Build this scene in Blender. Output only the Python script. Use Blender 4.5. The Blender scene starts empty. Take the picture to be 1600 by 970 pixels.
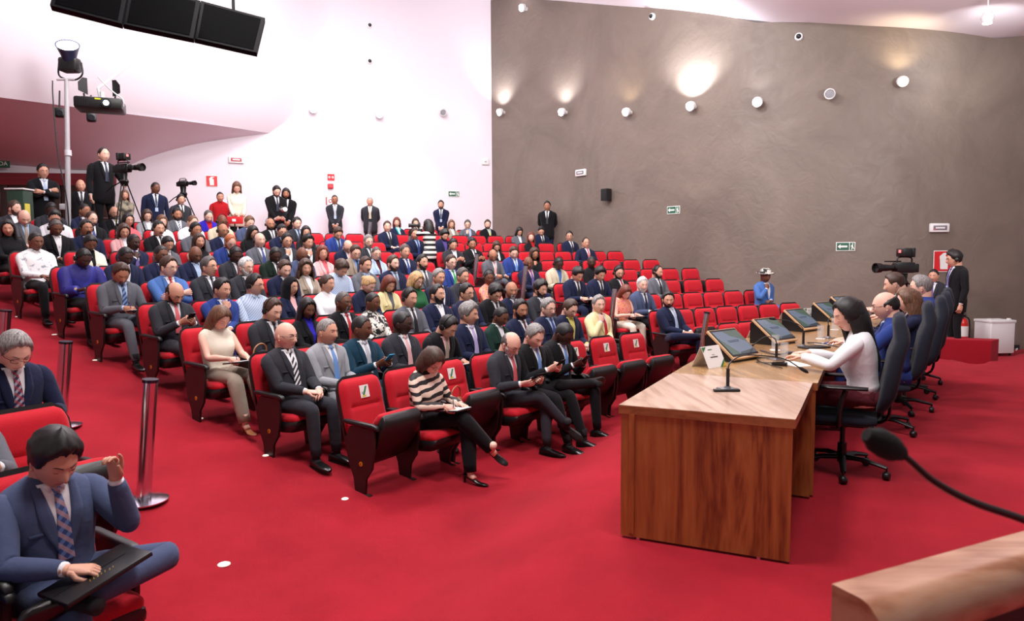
import bpy, bmesh, math, random
import numpy as np
from mathutils import Vector, Matrix

# ------------------------------------------------------------------ camera, light, exposure
F = 1100.0                                    # focal length in pixels of the 1600 px wide frame
CAMH = 1.6
PITCH = math.atan(85 / F)
ROLL = math.radians(0.35)
scn = bpy.context.scene
COL = scn.collection

def link(o):
    COL.objects.link(o)
    return o

_cp, _sp = math.cos(PITCH), math.sin(PITCH)
_cr, _sr = math.cos(ROLL), math.sin(ROLL)
_X, _U, _Fw = Vector((1, 0, 0)), Vector((0, _sp, _cp)), Vector((0, _cp, -_sp))
_right = _cr * _X - _sr * _U
_up = _sr * _X + _cr * _U
cam_d = bpy.data.cameras.new('camera')
cam = link(bpy.data.objects.new('camera', cam_d))
cam_d.sensor_width = 36
cam_d.lens = 36 * F / 1600
cam_d.clip_start = 0.05
cam_d.dof.use_dof = True
cam_d.dof.focus_distance = 7.5
cam_d.dof.aperture_fstop = 5.0
m = Matrix.Identity(4)
for i in range(3):
    m[i][0], m[i][1], m[i][2] = _right[i], _up[i], -_Fw[i]
m[2][3] = CAMH
cam.matrix_world = m
scn.camera = cam

scn.view_settings.view_transform = 'Standard'
scn.view_settings.look = 'None'
scn.view_settings.gamma = 1
scn.view_settings.use_curve_mapping = False
scn.view_settings.exposure = 0.4
scn.cycles.use_denoising = True
scn.cycles.max_bounces = 6
scn.cycles.diffuse_bounces = 4
scn.cycles.glossy_bounces = 3
scn.cycles.transmission_bounces = 6
scn.cycles.use_adaptive_sampling = True
scn.cycles.adaptive_threshold = 0.02
scn.cycles.caustics_reflective = False
scn.cycles.caustics_refractive = False
scn.cycles.sample_clamp_indirect = 4

world = bpy.data.worlds.new('world')
scn.world = world
world.use_nodes = True
world.node_tree.nodes['Background'].inputs[0].default_value = (1.0, 0.97, 0.98, 1)
world.node_tree.nodes['Background'].inputs[1].default_value = 0.25

def area(name, loc, target, size, power, color=(1, 0.97, 0.95)):
    d = bpy.data.lights.new(name, 'AREA')
    d.shape = 'DISK'
    d.size = size
    d.energy = power * .5
    d.color = color
    o = link(bpy.data.objects.new(name, d))
    o.location = loc
    o.rotation_euler = (Vector(target) - Vector(loc)).to_track_quat('-Z', 'Y').to_euler()
    return o

LIGHTS = [  # ceiling luminaires over stage and audience
    ('stage_downlight', (1.6, 2.6, 6.6), (1.2, 5.4, 0), 1.4, 300),
    ('front_downlight', (-1.0, 3.6, 7.6), (-.6, 6.4, 0), 1.5, 560),
    ('audience_downlight', (-3.0, 8.0, 8.0), (-3.0, 9.5, 0.5), 1.8, 460),
    ('audience_downlight', (1.0, 10.5, 7.0), (1.6, 12.0, 0.5), 1.4, 380),
    ('audience_downlight', (-3.2, 14.0, 8.2), (-3.2, 14.6, 1), 1.8, 420),
    ('wall_wash', (-2.0, 9.0, 8.3), (-2.0, 20.0, 6.5), 2.0, 260),
]
for a in LIGHTS:
    area(*a)
# added fill lights without fixtures, aimed up to whiten the ceiling
area('added_ceiling_fill', (1.0, 8.0, 5.0), (0.5, 11.0, 9.0), 1.2, 420)
area('added_ceiling_fill', (7.0, 7.0, 3.9), (6.5, 10.5, 6.0), 1.2, 420)
area('added_ceiling_fill', (-3.5, 8.5, 5.2), (-4.0, 12.0, 9.5), 1.2, 560)

# ------------------------------------------------------------------ pixel helpers (photo calibration)
def ray(px, py):
    u = (px - 800) / F
    v = (485 - py) / F
    u, v = _cr * u + _sr * v, -_sr * u + _cr * v
    return np.array([u, _cp + v * _sp, v * _cp - _sp])

def at_z(px, py, z):
    d = ray(px, py)
    t = (z - CAMH) / d[2]
    return Vector((d[0] * t, d[1] * t, z))

def at_y(px, py, y):
    d = ray(px, py)
    t = y / d[1]
    return Vector((d[0] * t, y, CAMH + d[2] * t))

# ------------------------------------------------------------------ auditorium plan
CX, CY, RA = 12.27, -4.0, 16.3
FLOOR_Z = [-.22, -.09, .08, .26, .45, .63, .82, 1.02, 1.21, 1.38, 1.56]   # rows A..K
HEAD_Z = [.83, .95, 1.13, 1.31, 1.50, 1.68, 1.87, 2.06, 2.26, 2.43, 2.6]
ROWS = 'ABCDEFGHIJK'
STAGE = [(-3.5, -4), (-1.6, -1.0), (-.6, 1.2), (.08, 3.1), (.45, 4.3), (1.75, 7.1), (2.95, 9.2), (4.2, 11.2), (5.4, 11.6), (6.5, 11.1),
         (6.76, 10.1), (8.15, 11.2), (11, 12.0), (18, 12.6), (18, -4)]

def _aud(k):
    if k <= -.45:
        return -.24
    if k <= -.3:
        return -.24 + (k + .45) / .15 * .02
    k = k + .3
    if k >= 9.9:
        return 1.56
    i = int(k)
    return FLOOR_Z[i] + (FLOOR_Z[min(i + 1, 10)] - FLOOR_Z[i]) * (k - i)

def smooth(t):
    t = min(1, max(0, t))
    return t * t * (3 - 2 * t)

_SP = np.array(STAGE)
def stage_dist(x, y):
    """signed distance to the stage outline, negative on the stage"""
    a = _SP
    b = np.roll(_SP, -1, axis=0)
    ab = b - a
    ap = np.array([x, y]) - a
    t = np.clip((ap * ab).sum(1) / (ab * ab).sum(1), 0, 1)
    d = np.hypot(*(ap - ab * t[:, None]).T).min()
    inside = False
    for (x1, y1), (x2, y2) in zip(a, b):
        if (y1 > y) != (y2 > y) and x < (x2 - x1) * (y - y1) / (y2 - y1) + x1:
            inside = not inside
    return -d if inside else d

def terrain(x, y):
    r = math.hypot(x - CX, y - CY)
    ang = math.degrees(math.atan2(y - CY, x - CX))
    z = _aud(r - RA - 0)
    z = z + (-.25 - z) * (1 - smooth((ang - 109) / 4))
    d = stage_dist(x, y)
    if d <= 0:
        return 0.0
    w = .12 if x > 4.6 else .9
    return z * smooth(d / w) if d < w else z

# wall plan, from the left back round to the right
WALL = [(-21, 12.5), (-18, 14.4), (-15.2, 15.7), (-12.6, 16.5), (-10.2, 16.9), (-8.2, 17.3), (-6.3, 18.05), (-4, 19.2), (-2, 20.1), (-.55, 20.5)]
WALLB = [(-.55, 20.5), (.95, 18.75), (2.46, 16.9), (3.7, 15.35), (4.85, 14.25), (6.2, 13.6), (7.8, 13.3), (9.3, 13.4), (11, 13.7), (14, 14.5), (17, 15.5)]

def catmull(P, n):
    P = [np.array(p, float) for p in P]
    P = [2 * P[0] - P[1]] + P + [2 * P[-1] - P[-2]]
    out = []
    for i in range(1, len(P) - 2):
        a, b, c, d = P[i - 1:i + 3]
        for j in range(n):
            t = j / n
            out.append(.5 * ((2 * b) + (-a + c) * t + (2 * a - 5 * b + 4 * c - d) * t * t + (-a + 3 * b - 3 * c + d) * t ** 3))
    out.append(P[-2])
    return out

WALLS = [tuple(p) for p in catmull(WALL, 6)]
WALLBS = [tuple(p) for p in catmull(WALLB, 6)]

def wallpt(px, py, off=0.0):
    """the point of the walls seen at a pixel, moved off towards the room, and the wall's normal there"""
    d = ray(px, py)
    for pl in (WALLS, WALLBS):
        for (x1, y1), (x2, y2) in zip(pl, pl[1:]):
            f1, f2 = x1 * d[1] - y1 * d[0], x2 * d[1] - y2 * d[0]
            if f1 <= 0 <= f2 or (f1 <= 1e-9 and f2 >= -1e-9):
                t = f1 / (f1 - f2) if f1 != f2 else 0
                x, y = x1 + (x2 - x1) * t, y1 + (y2 - y1) * t
                k = y / d[1]
                n = Vector((y2 - y1, -(x2 - x1), 0)).normalized()
                return Vector((x, y, CAMH + d[2] * k)) + n * off, n
    raise ValueError((px, py))

# ------------------------------------------------------------------ materials
_M = {}
def new_mat(name):
    mt = bpy.data.materials.new(name)
    mt.use_nodes = True
    return mt, mt.node_tree, mt.node_tree.nodes['Principled BSDF']

def lin(c):
    return tuple(((v / 255) / 12.92 if v / 255 <= .04045 else ((v / 255 + .055) / 1.055) ** 2.4) for v in c)

def mat(name, rgb, rough=.6, metal=0, bump=0, bscale=60, var=0, vscale=6, spec=.5, coat=0, emit=None, strength=0, sheen=0):
    if name in _M:
        return _M[name]
    mt, nt, b = new_mat(name)
    c = lin(rgb)
    b.inputs['Base Color'].default_value = (*c, 1)
    b.inputs['Roughness'].default_value = rough
    b.inputs['Metallic'].default_value = metal
    b.inputs['Specular IOR Level'].default_value = spec
    b.inputs['Coat Weight'].default_value = coat
    b.inputs['Sheen Weight'].default_value = sheen
    if emit:
        b.inputs['Emission Color'].default_value = (*lin(emit), 1)
        b.inputs['Emission Strength'].default_value = strength
    if bump or var:
        tc = nt.nodes.new('ShaderNodeTexCoord')
    if var:
        n = nt.nodes.new('ShaderNodeTexNoise')
        n.inputs['Scale'].default_value = vscale
        n.inputs['Detail'].default_value = 5
        r = nt.nodes.new('ShaderNodeMixRGB')
        r.inputs[1].default_value = (*[v * (1 - var) for v in c], 1)
        r.inputs[2].default_value = (*[min(1, v * (1 + var)) for v in c], 1)
        nt.links.new(tc.outputs['Object'], n.inputs['Vector'])
        nt.links.new(n.outputs['Fac'], r.inputs[0])
        nt.links.new(r.outputs[0], b.inputs['Base Color'])
    if bump:
        n = nt.nodes.new('ShaderNodeTexNoise')
        n.inputs['Scale'].default_value = bscale
        n.inputs['Detail'].default_value = 3
        bp = nt.nodes.new('ShaderNodeBump')
        bp.inputs['Strength'].default_value = bump
        bp.inputs['Distance'].default_value = .01
        nt.links.new(tc.outputs['Object'], n.inputs['Vector'])
        nt.links.new(n.outputs['Fac'], bp.inputs['Height'])
        nt.links.new(bp.outputs[0], b.inputs['Normal'])
    _M[name] = mt
    return mt

def ramp_mat(name, tex, stops, rough=.7, scale=(1, 1, 1), rot=(0, 0, 0), coat=0, bump=.0, coord='Object', **kw):
    """tex: WAVE, NOISE or VORONOI pushed through a colour ramp"""
    if name in _M:
        return _M[name]
    mt, nt, b = new_mat(name)
    tc = nt.nodes.new('ShaderNodeTexCoord')
    mp = nt.nodes.new('ShaderNodeMapping')
    mp.inputs['Scale'].default_value = scale
    mp.inputs['Rotation'].default_value = rot
    t = nt.nodes.new({'WAVE': 'ShaderNodeTexWave', 'NOISE': 'ShaderNodeTexNoise', 'VORONOI': 'ShaderNodeTexVoronoi'}[tex])
    for k, v in kw.items():
        k = k.replace('_', ' ')
        if k in t.inputs:
            t.inputs[k].default_value = v
    r = nt.nodes.new('ShaderNodeValToRGB')
    e = r.color_ramp.elements
    while len(e) < len(stops):
        e.new(.5)
    for el, (p, c) in zip(e, stops):
        el.position = p
        el.color = (*lin(c), 1)
    nt.links.new(tc.outputs[coord], mp.inputs[0])
    nt.links.new(mp.outputs[0], t.inputs['Vector'])
    nt.links.new(t.outputs[0] if tex != 'NOISE' else t.outputs['Fac'], r.inputs[0])
    nt.links.new(r.outputs[0], b.inputs['Base Color'])
    b.inputs['Roughness'].default_value = rough
    b.inputs['Coat Weight'].default_value = coat
    if bump:
        bp = nt.nodes.new('ShaderNodeBump')
        bp.inputs['Strength'].default_value = bump
        bp.inputs['Distance'].default_value = .01
        nt.links.new(r.outputs[0], bp.inputs['Height'])
        nt.links.new(bp.outputs[0], b.inputs['Normal'])
    _M[name] = mt
    return mt

def carpet_mat():
    mt, nt, b = new_mat('red_carpet')
    tc = nt.nodes.new('ShaderNodeTexCoord')
    n1 = nt.nodes.new('ShaderNodeTexNoise'); n1.inputs['Scale'].default_value = 1.1; n1.inputs['Detail'].default_value = 6; n1.inputs['Roughness'].default_value = .65
    n2 = nt.nodes.new('ShaderNodeTexNoise'); n2.inputs['Scale'].default_value = 180; n2.inputs['Detail'].default_value = 2
    r = nt.nodes.new('ShaderNodeValToRGB')
    r.color_ramp.elements[0].position = .3; r.color_ramp.elements[0].color = (*lin((134, 16, 30)), 1)
    r.color_ramp.elements[1].position = .75; r.color_ramp.elements[1].color = (*lin((166, 27, 42)), 1)
    mx = nt.nodes.new('ShaderNodeMixRGB'); mx.blend_type = 'MULTIPLY'; mx.inputs[0].default_value = .35
    bp = nt.nodes.new('ShaderNodeBump'); bp.inputs['Strength'].default_value = .5; bp.inputs['Distance'].default_value = .006
    for n in (n1, n2):
        nt.links.new(tc.outputs['Object'], n.inputs['Vector'])
    nt.links.new(n1.outputs['Fac'], r.inputs[0])
    nt.links.new(r.outputs[0], mx.inputs[1]); nt.links.new(n2.outputs['Color'], mx.inputs[2])
    nt.links.new(r.outputs[0], b.inputs['Base Color'])
    nt.links.new(n2.outputs['Fac'], bp.inputs['Height']); nt.links.new(bp.outputs[0], b.inputs['Normal'])
    b.inputs['Roughness'].default_value = .95
    b.inputs['Specular IOR Level'].default_value = .15
    b.inputs['Sheen Weight'].default_value = .12
    b.inputs['Sheen Tint'].default_value = (1, .35, .4, 1)
    return mt

def plaster_mat():
    mt, nt, b = new_mat('brown_plaster')
    tc = nt.nodes.new('ShaderNodeTexCoord')
    n1 = nt.nodes.new('ShaderNodeTexNoise'); n1.inputs['Scale'].default_value = .55; n1.inputs['Detail'].default_value = 9; n1.inputs['Roughness'].default_value = .62; n1.inputs['Distortion'].default_value = .9
    r = nt.nodes.new('ShaderNodeValToRGB')
    r.color_ramp.elements[0].position = .3; r.color_ramp.elements[0].color = (*lin((104, 92, 84)), 1)
    r.color_ramp.elements[1].position = .72; r.color_ramp.elements[1].color = (*lin((128, 115, 105)), 1)
    n2 = nt.nodes.new('ShaderNodeTexNoise'); n2.inputs['Scale'].default_value = 3.5; n2.inputs['Detail'].default_value = 8; n2.inputs['Distortion'].default_value = 1.5
    rr = nt.nodes.new('ShaderNodeMapRange'); rr.inputs[3].default_value = .38; rr.inputs[4].default_value = .7
    bp = nt.nodes.new('ShaderNodeBump'); bp.inputs['Strength'].default_value = .35; bp.inputs['Distance'].default_value = .03
    for n in (n1, n2):
        nt.links.new(tc.outputs['Object'], n.inputs['Vector'])
    nt.links.new(n1.outputs['Fac'], r.inputs[0]); nt.links.new(r.outputs[0], b.inputs['Base Color'])
    nt.links.new(n2.outputs['Fac'], rr.inputs[0]); nt.links.new(rr.outputs[0], b.inputs['Roughness'])
    nt.links.new(n2.outputs['Fac'], bp.inputs['Height']); nt.links.new(bp.outputs[0], b.inputs['Normal'])
    return mt

def wood_mat(name, dark, mid, light, axis, scale=1.0, rough=.35, coat=.2):
    """straight-grained veneer with long cathedral figures; axis = the direction the grain runs along"""
    mt, nt, b = new_mat(name)
    tc = nt.nodes.new('ShaderNodeTexCoord')
    mp = nt.nodes.new('ShaderNodeMapping')
    s = [3.2 * scale] * 3
    s[axis] = .38 * scale
    mp.inputs['Scale'].default_value = s
    n = nt.nodes.new('ShaderNodeTexNoise'); n.inputs['Scale'].default_value = 1.6; n.inputs['Detail'].default_value = 5; n.inputs['Distortion'].default_value = 1.2
    w = nt.nodes.new('ShaderNodeMath'); w.operation = 'MULTIPLY'; w.inputs[1].default_value = 6
    w2 = nt.nodes.new('ShaderNodeMath'); w2.operation = 'FRACT'
    w3 = nt.nodes.new('ShaderNodeMath'); w3.operation = 'PINGPONG'; w3.inputs[1].default_value = .5
    f = nt.nodes.new('ShaderNodeTexNoise'); f.inputs['Scale'].default_value = 22; f.inputs['Detail'].default_value = 4
    mx = nt.nodes.new('ShaderNodeMath'); mx.operation = 'MULTIPLY_ADD'; mx.inputs[1].default_value = .9
    r = nt.nodes.new('ShaderNodeValToRGB')
    e = r.color_ramp.elements
    e.new(.5)
    for el, p, c in zip(e, (.25, .55, .95), (dark, mid, light)):
        el.position = p; el.color = (*lin(c), 1)
    L = nt.links.new
    L(tc.outputs['Object'], mp.inputs[0]); L(mp.outputs[0], n.inputs['Vector']); L(mp.outputs[0], f.inputs['Vector'])
    L(n.outputs['Fac'], w.inputs[0]); L(w.outputs[0], w3.inputs[0])
    L(w3.outputs[0], mx.inputs[0]); 
    sc = nt.nodes.new('ShaderNodeMath'); sc.operation = 'MULTIPLY'; sc.inputs[1].default_value = .62
    L(f.outputs['Fac'], sc.inputs[0]); L(sc.outputs[0], mx.inputs[2])
    L(mx.outputs[0], r.inputs[0]); L(r.outputs[0], b.inputs['Base Color'])
    b.inputs['Roughness'].default_value = rough
    b.inputs['Coat Weight'].default_value = coat
    b.inputs['Coat Roughness'].default_value = .25
    return mt

def glass_mat():
    mt, nt, b = new_mat('clear_glass')
    b.inputs['Base Color'].default_value = (.9, .93, .95, 1)
    b.inputs['Alpha'].default_value = .12
    b.inputs['Roughness'].default_value = .04
    b.inputs['Specular IOR Level'].default_value = 1
    return mt

RED_SEAT = mat('red_upholstery', (184, 18, 36), .85, bump=.25, bscale=220, var=.08, vscale=9, spec=.25, sheen=.1)
BLACK_PL = mat('black_plastic', (18, 17, 19), .42)
DARK_WOOD = mat('dark_stained_side', (34, 20, 20), .4, var=.25, vscale=14)
BLACK_MET = mat('black_metal', (14, 14, 15), .35, .3)
CHROME = mat('chrome', (214, 212, 224), .2, 1)
STEEL = mat('brushed_steel', (180, 180, 185), .32, 1)
WHITE_PT = mat('white_paint', (230, 223, 232), .85)
WHITE_PL = mat('white_plastic', (226, 226, 228), .5)
PAPER = mat('white_paper', (232, 230, 228), .8)
CARPET = carpet_mat()
PLASTER = plaster_mat()
GLASS = glass_mat()

# ------------------------------------------------------------------ mesh helper
class MB:
    def __init__(s):
        s.v = []; s.f = []; s.m = []; s.n = 0
    def add(s, V, Fc, mi=0):
        V = np.asarray(V, float).reshape(-1, 3)
        s.v.append(V)
        s.f += [tuple(i + s.n for i in f) for f in Fc]
        s.m += [mi] * len(Fc)
        s.n += len(V)
        return s
    def loft(s, rings, mi=0, cap=True, closed=True):
        k = len(rings[0]); n = len(rings)
        V = np.concatenate([np.asarray(r, float) for r in rings])
        Fc = []
        kk = k if closed else k - 1
        for i in range(n - 1):
            for j in range(kk):
                a, b = i * k + j, i * k + (j + 1) % k
                Fc.append((a, b, b + k, a + k))
        if cap and closed:
            Fc.append(tuple(range(k))[::-1]); Fc.append(tuple((n - 1) * k + j for j in range(k)))
        return s.add(V, Fc, mi)
    def tube(s, pts, rad, seg=10, mi=0, up=(0, 0, 1), sub=0, cap=True, flat=None, round_end=False):
        """swept ellipse; rad: number or list of r or (rx, ry)"""
        P = np.array([list(p) for p in pts], float)
        R = np.array([(r if isinstance(r, (tuple, list)) else (r, r)) for r in (rad if isinstance(rad, (list, tuple)) else [rad] * len(P))], float)
        if sub:
            PR = np.array(catmull(np.hstack([P, R]), sub))
            P, R = PR[:, :3], np.maximum(PR[:, 3:], .0005)
        n = len(P)
        T = np.gradient(P, axis=0)
        T /= np.linalg.norm(T, axis=1)[:, None] + 1e-12
        up = np.array(up, float)
        if abs(T[0] @ up) > .95:
            up = np.array((1., 0, 0)) if abs(T[0][0]) < .9 else np.array((0, 1., 0))
        rings = []
        a = np.linspace(0, 2 * math.pi, seg, endpoint=False)
        if round_end:
            ext = [(0.0, .35), (.0, .8)]
        for i in range(n):
            sd = np.cross(T[i], up); sd /= np.linalg.norm(sd) + 1e-12
            up = np.cross(sd, T[i])
            ring = P[i] + np.outer(np.cos(a) * R[i][0], sd) + np.outer(np.sin(a) * R[i][1], up)
            if round_end and i == 0:
                rm = R[0].mean()
                for q in (.3, .75):
                    rings.append(P[0] - T[0] * rm * (1 - q) * .9 + (ring - P[0]) * math.sqrt(1 - (1 - q) ** 2) )
            rings.append(ring)
            if round_end and i == n - 1:
                rm = R[-1].mean()
                for q in (.75, .3):
                    rings.append(P[-1] + T[-1] * rm * (1 - q) * .9 + (ring - P[-1]) * math.sqrt(1 - (1 - q) ** 2))
        return s.loft(rings, mi, cap)
    def box(s, c, d, mi=0, rz=0, bev=0, M=None, seg=2):
        bm = bmesh.new()
        bmesh.ops.create_cube(bm, size=1)
        bmesh.ops.scale(bm, vec=d, verts=bm.verts)
        if bev:
            bmesh.ops.bevel(bm, geom=bm.edges[:], offset=bev, segments=seg, affect='EDGES', profile=.5)
        if rz:
            bmesh.ops.rotate(bm, cent=(0, 0, 0), matrix=Matrix.Rotation(rz, 3, 'Z'), verts=bm.verts)
        V = [(M @ v.co if M is not None else v.co) for v in bm.verts]
        V = [(v[0] + c[0], v[1] + c[1], v[2] + c[2]) for v in V]
        s.add(V, [tuple(v.index for v in f.verts) for f in bm.faces], mi)
        bm.free()
        return s
    def sphere(s, c, r, seg=12, rings=8, mi=0):
        r = r if isinstance(r, (tuple, list)) else (r, r, r)
        V = []; Fc = []
        for i in range(rings + 1):
            t = math.pi * i / rings
            for j in range(seg):
                p = 2 * math.pi * j / seg
                V.append((c[0] + r[0] * math.sin(t) * math.cos(p), c[1] + r[1] * math.sin(t) * math.sin(p), c[2] + r[2] * math.cos(t)))
        for i in range(rings):
            for j in range(seg):
                a, b = i * seg + j, i * seg + (j + 1) % seg
                Fc.append((a, a + seg, b + seg, b))
        return s.add(V, Fc, mi)
    def lathe(s, prof, c=(0, 0, 0), seg=24, mi=0, axis=None):
        rings = []
        for r, z in prof:
            a = np.linspace(0, 2 * math.pi, seg, endpoint=False)
            rings.append(np.stack([np.cos(a) * r, np.sin(a) * r, np.full(seg, z)], 1))
        if axis is not None:
            q = np.array(Vector((0, 0, 1)).rotation_difference(Vector(axis)).to_matrix())
            rings = [r @ q.T for r in rings]
        rings = [r + np.array(list(c)) for r in rings]
        return s.loft(rings, mi, True)
    def grid(s, G, mi=0, flip=False):
        n, k = len(G), len(G[0])
        V = np.array([list(p) for r in G for p in r])
        Fc = []
        for i in range(n - 1):
            for j in range(k - 1):
                a = i * k + j
                q = (a, a + 1, a + k + 1, a + k)
                Fc.append(q[::-1] if flip else q)
        return s.add(V, Fc, mi)
    def prism(s, poly, h0, h1, mi=0):
        """polygon of 2D points raised from h0 to h1"""
        k = len(poly)
        V = [(x, y, h0) for x, y in poly] + [(x, y, h1) for x, y in poly]
        Fc = [tuple(range(k))[::-1], tuple(range(k, 2 * k))] + [(i, (i + 1) % k, (i + 1) % k + k, i + k) for i in range(k)]
        return s.add(V, Fc, mi)
    def slab(s, c, ux, uy, n, poly, t, mi=0):
        """a flat outline in the plane (ux, uy) at c, thickness t along n"""
        c, ux, uy, n = (np.array(list(q), float) for q in (c, ux, uy, n))
        k = len(poly)
        A = [c + ux * x + uy * y for x, y in poly]
        V = A + [a + n * t for a in A]
        Fc = [tuple(range(k))[::-1], tuple(range(k, 2 * k))] + [(i, (i + 1) % k, (i + 1) % k + k, i + k) for i in range(k)]
        return s.add(V, Fc, mi)
    def data(s, name, mats, angle=45):
        me = bpy.data.meshes.new(name)
        V = np.concatenate(s.v)
        me.from_pydata(V.tolist(), [], s.f)
        for mt in (mats if isinstance(mats, (list, tuple)) else [mats]):
            me.materials.append(mt)
        if any(s.m):
            me.polygons.foreach_set('material_index', s.m)
        me.shade_smooth()
        if angle:
            me.set_sharp_from_angle(angle=math.radians(angle))
        return me
    def build(s, name, mats, parent=None, angle=45, loc=None, rz=None):
        o = link(bpy.data.objects.new(name, s.data(name, mats, angle)))
        if parent:
            o.parent = parent
        if loc is not None:
            o.location = loc
        if rz is not None:
            o.rotation_euler.z = rz
        return o

def tag(o, label=None, cat=None, group=None, kind=None):
    if label: o['label'] = label
    if cat: o['category'] = cat
    if group: o['group'] = group
    if kind: o['kind'] = kind
    return o

def empty(name, loc=(0, 0, 0), rz=0, sc=1.0):
    o = link(bpy.data.objects.new(name, None))
    o.location = loc
    o.rotation_euler = (0, 0, rz)
    o.scale = (sc, sc, sc)
    o.empty_display_size = .1
    return o

def inst(me, name, parent, loc=(0, 0, 0), rot=(0, 0, 0)):
    o = link(bpy.data.objects.new(name, me))
    o.parent = parent
    o.location = loc
    o.rotation_euler = rot
    return o
# ------------------------------------------------------------------ the room
def build_room():
    xs = np.arange(-20, 16.01, .12)
    ys = np.arange(-4, 22.01, .12)
    G = [[(x, y, terrain(x, y)) for x in xs] for y in ys]
    o = MB().grid(G).build('floor', CARPET, angle=None)
    tag(o, kind='structure')
    # white curved wall
    def wall(name, pl, top, mt):
        b = MB()
        rin = []
        N = len(pl)
        nr = []
        for i in range(N):
            a, c = pl[max(0, i - 1)], pl[min(N - 1, i + 1)]
            n = Vector((-(c[1] - a[1]), c[0] - a[0], 0)).normalized()
            nr.append(n)
        rings = []
        for p, n in zip(pl, nr):
            z1 = top(p[0])
            q = (p[0] + n.x * .3, p[1] + n.y * .3)
            rings.append([(p[0], p[1], -.6), (p[0], p[1], z1), (q[0], q[1], z1), (q[0], q[1], -.6)])
        b.loft(rings)
        return tag(b.build(name, mt, angle=30), kind='structure')
    wall('wall_back', WALLS, lambda x: 10.2, WHITE_PT)
    wall('wall_side', WALLBS, lambda x: ceil_z(x), PLASTER)
    # vaulted ceiling
    G = []
    xs = np.linspace(-22, 17, 73)
    for y in np.linspace(-4, 22, 27):
        G.append([(x, y, ceil_z(x)) for x in xs])
    b = MB().grid(G, flip=True)
    b.grid([[(p[0], p[1], p[2] + .25) for p in r] for r in G])
    tag(b.build('ceiling', WHITE_PT, angle=None), kind='structure')

_CZ = [(-20, 9.5), (-6, 9.4), (-.55, 8.85), (.95, 8.2), (2.46, 7.4), (4.85, 6.15), (6.5, 5.85), (9.0, 5.55), (10.5, 5.75), (13, 6.2), (18, 6.6)]
def ceil_z(x):
    for (a, za), (b, zb) in zip(_CZ, _CZ[1:]):
        if x <= b:
            t = (x - a) / (b - a)
            return za + (zb - za) * t
    return _CZ[-1][1]

def resample(P, n):
    P = np.array([list(p) for p in P], float)
    P = np.array(catmull(P, 10))
    d = np.r_[0, np.cumsum(np.linalg.norm(np.diff(P, axis=0), axis=1))]
    t = np.linspace(0, d[-1], n)
    return np.stack([np.interp(t, d, P[:, i]) for i in range(3)], 1)

def build_gallery():
    """the bulging parapet of the control gallery and its sloping underside"""
    n = 40
    tip = wallpt(421, 208, 0.0)[0]
    E = [at_y(-420, 100, 10.6), at_y(-150, 134, 11.8), at_y(0, 152, 12.9), at_y(200, 178, 14.9), at_y(320, 193, 16.4), tip]
    Bk = [wallpt(-420, 247)[0], wallpt(-150, 252)[0], wallpt(0, 257)[0], wallpt(120, 266)[0], wallpt(190, 262)[0], wallpt(230, 246)[0], wallpt(300, 226)[0], wallpt(360, 216)[0], tip]
    e, k = resample(E, n), resample(Bk, n)
    G = [e + (k - e) * t for t in np.linspace(0, 1, 8)]
    R = [wallpt(421, 208)[0], wallpt(447, 190)[0], wallpt(470, 165)[0], wallpt(487, 135)[0], wallpt(498, 100)[0], wallpt(507, 60)[0], wallpt(515, 0)[0], wallpt(522, -80)[0], wallpt(528, -170)[0]]
    F_ = []
    for i, r in enumerate(R):
        q = i / (len(R) - 1)
        row = []
        z0, z1 = e[-1][2], r[2]
        for j in range(n):
            t = j / (n - 1)
            base = e[j]
            # lean out towards the room and rise to the vault
            out = np.array([.35, -.94, 0]) * (3.0 * q ** 1.3) * (1 - t ** 3)
            rise = (9.3 - base[2]) * (.18 * q + .82 * q * q)
            p = base + out + np.array([0, 0, rise])
            w = t ** 4
            tgt = np.array(list(r))
            p = p * (1 - w) + tgt * w
            row.append(p)
        F_.append(row)
    b = MB().grid(G, flip=False).grid(F_, flip=True)
    o = b.build('gallery_soffit', WHITE_PT, angle=60)
    tag(o, kind='structure')

def build_doors():
    wood = ramp_mat('dark_door_wood', 'WAVE', [(0, (38, 20, 18)), (1, (62, 32, 26))], rough=.45, scale=(3, 3, .3), Scale=3, Distortion=6)
    frame = mat('door_frame_paint', (120, 38, 46), .6)
    # a run of wooden leaves under the gallery
    pts = [p for p in WALLS if p[0] < -9.4]
    d = [0]
    for a, b in zip(pts, pts[1:]):
        d.append(d[-1] + math.hypot(b[0] - a[0], b[1] - a[1]))
    L = d[-1]
    k = int(L / 1.05)
    for i in range(k):
        s0, s1 = L - i * L / k, L - (i + 1) * L / k
        def P(s):
            return Vector((float(np.interp(s, d, [p[0] for p in pts])), float(np.interp(s, d, [p[1] for p in pts])), 0))
        a, c = P(s1), P(s0)
        t = (c - a).normalized()
        n = Vector((t.y, -t.x, 0))
        mid = (a + c) / 2 + n * .06
        w = (c - a).length
        rz = math.atan2(t.y, t.x)
        b = MB().box((0, 0, 1.0), (w - .03, .07, 2.05), 0, bev=.006)
        b.box((0, -.04, 1.45), (w - .3, .03, .8), 0, bev=.01).box((0, -.04, .5), (w - .3, .03, .75), 0, bev=.01)
        o = b.build('door_%d' % (i + 1), wood, loc=(mid.x, mid.y, terrain(mid.x, mid.y)), rz=rz)
        tag(o, kind='structure')
        h = MB().tube([(w / 2 - .1, -.04, 1.0), (w / 2 - .1, -.09, 1.0), (w / 2 - .22, -.09, 1.0)], .01, 8).build('door_handle', STEEL, o)
    pl = [(p[0] + .12, p[1] - .12, 0) for p in pts]
    b = MB()
    b.tube([(x, y, 3.46) for x, y, _ in pl], [(.05, .14)] * len(pl), 4)
    tag(b.build('trim_1', frame, angle=30), kind='structure')

build_room()
build_gallery()
build_doors()
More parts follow.
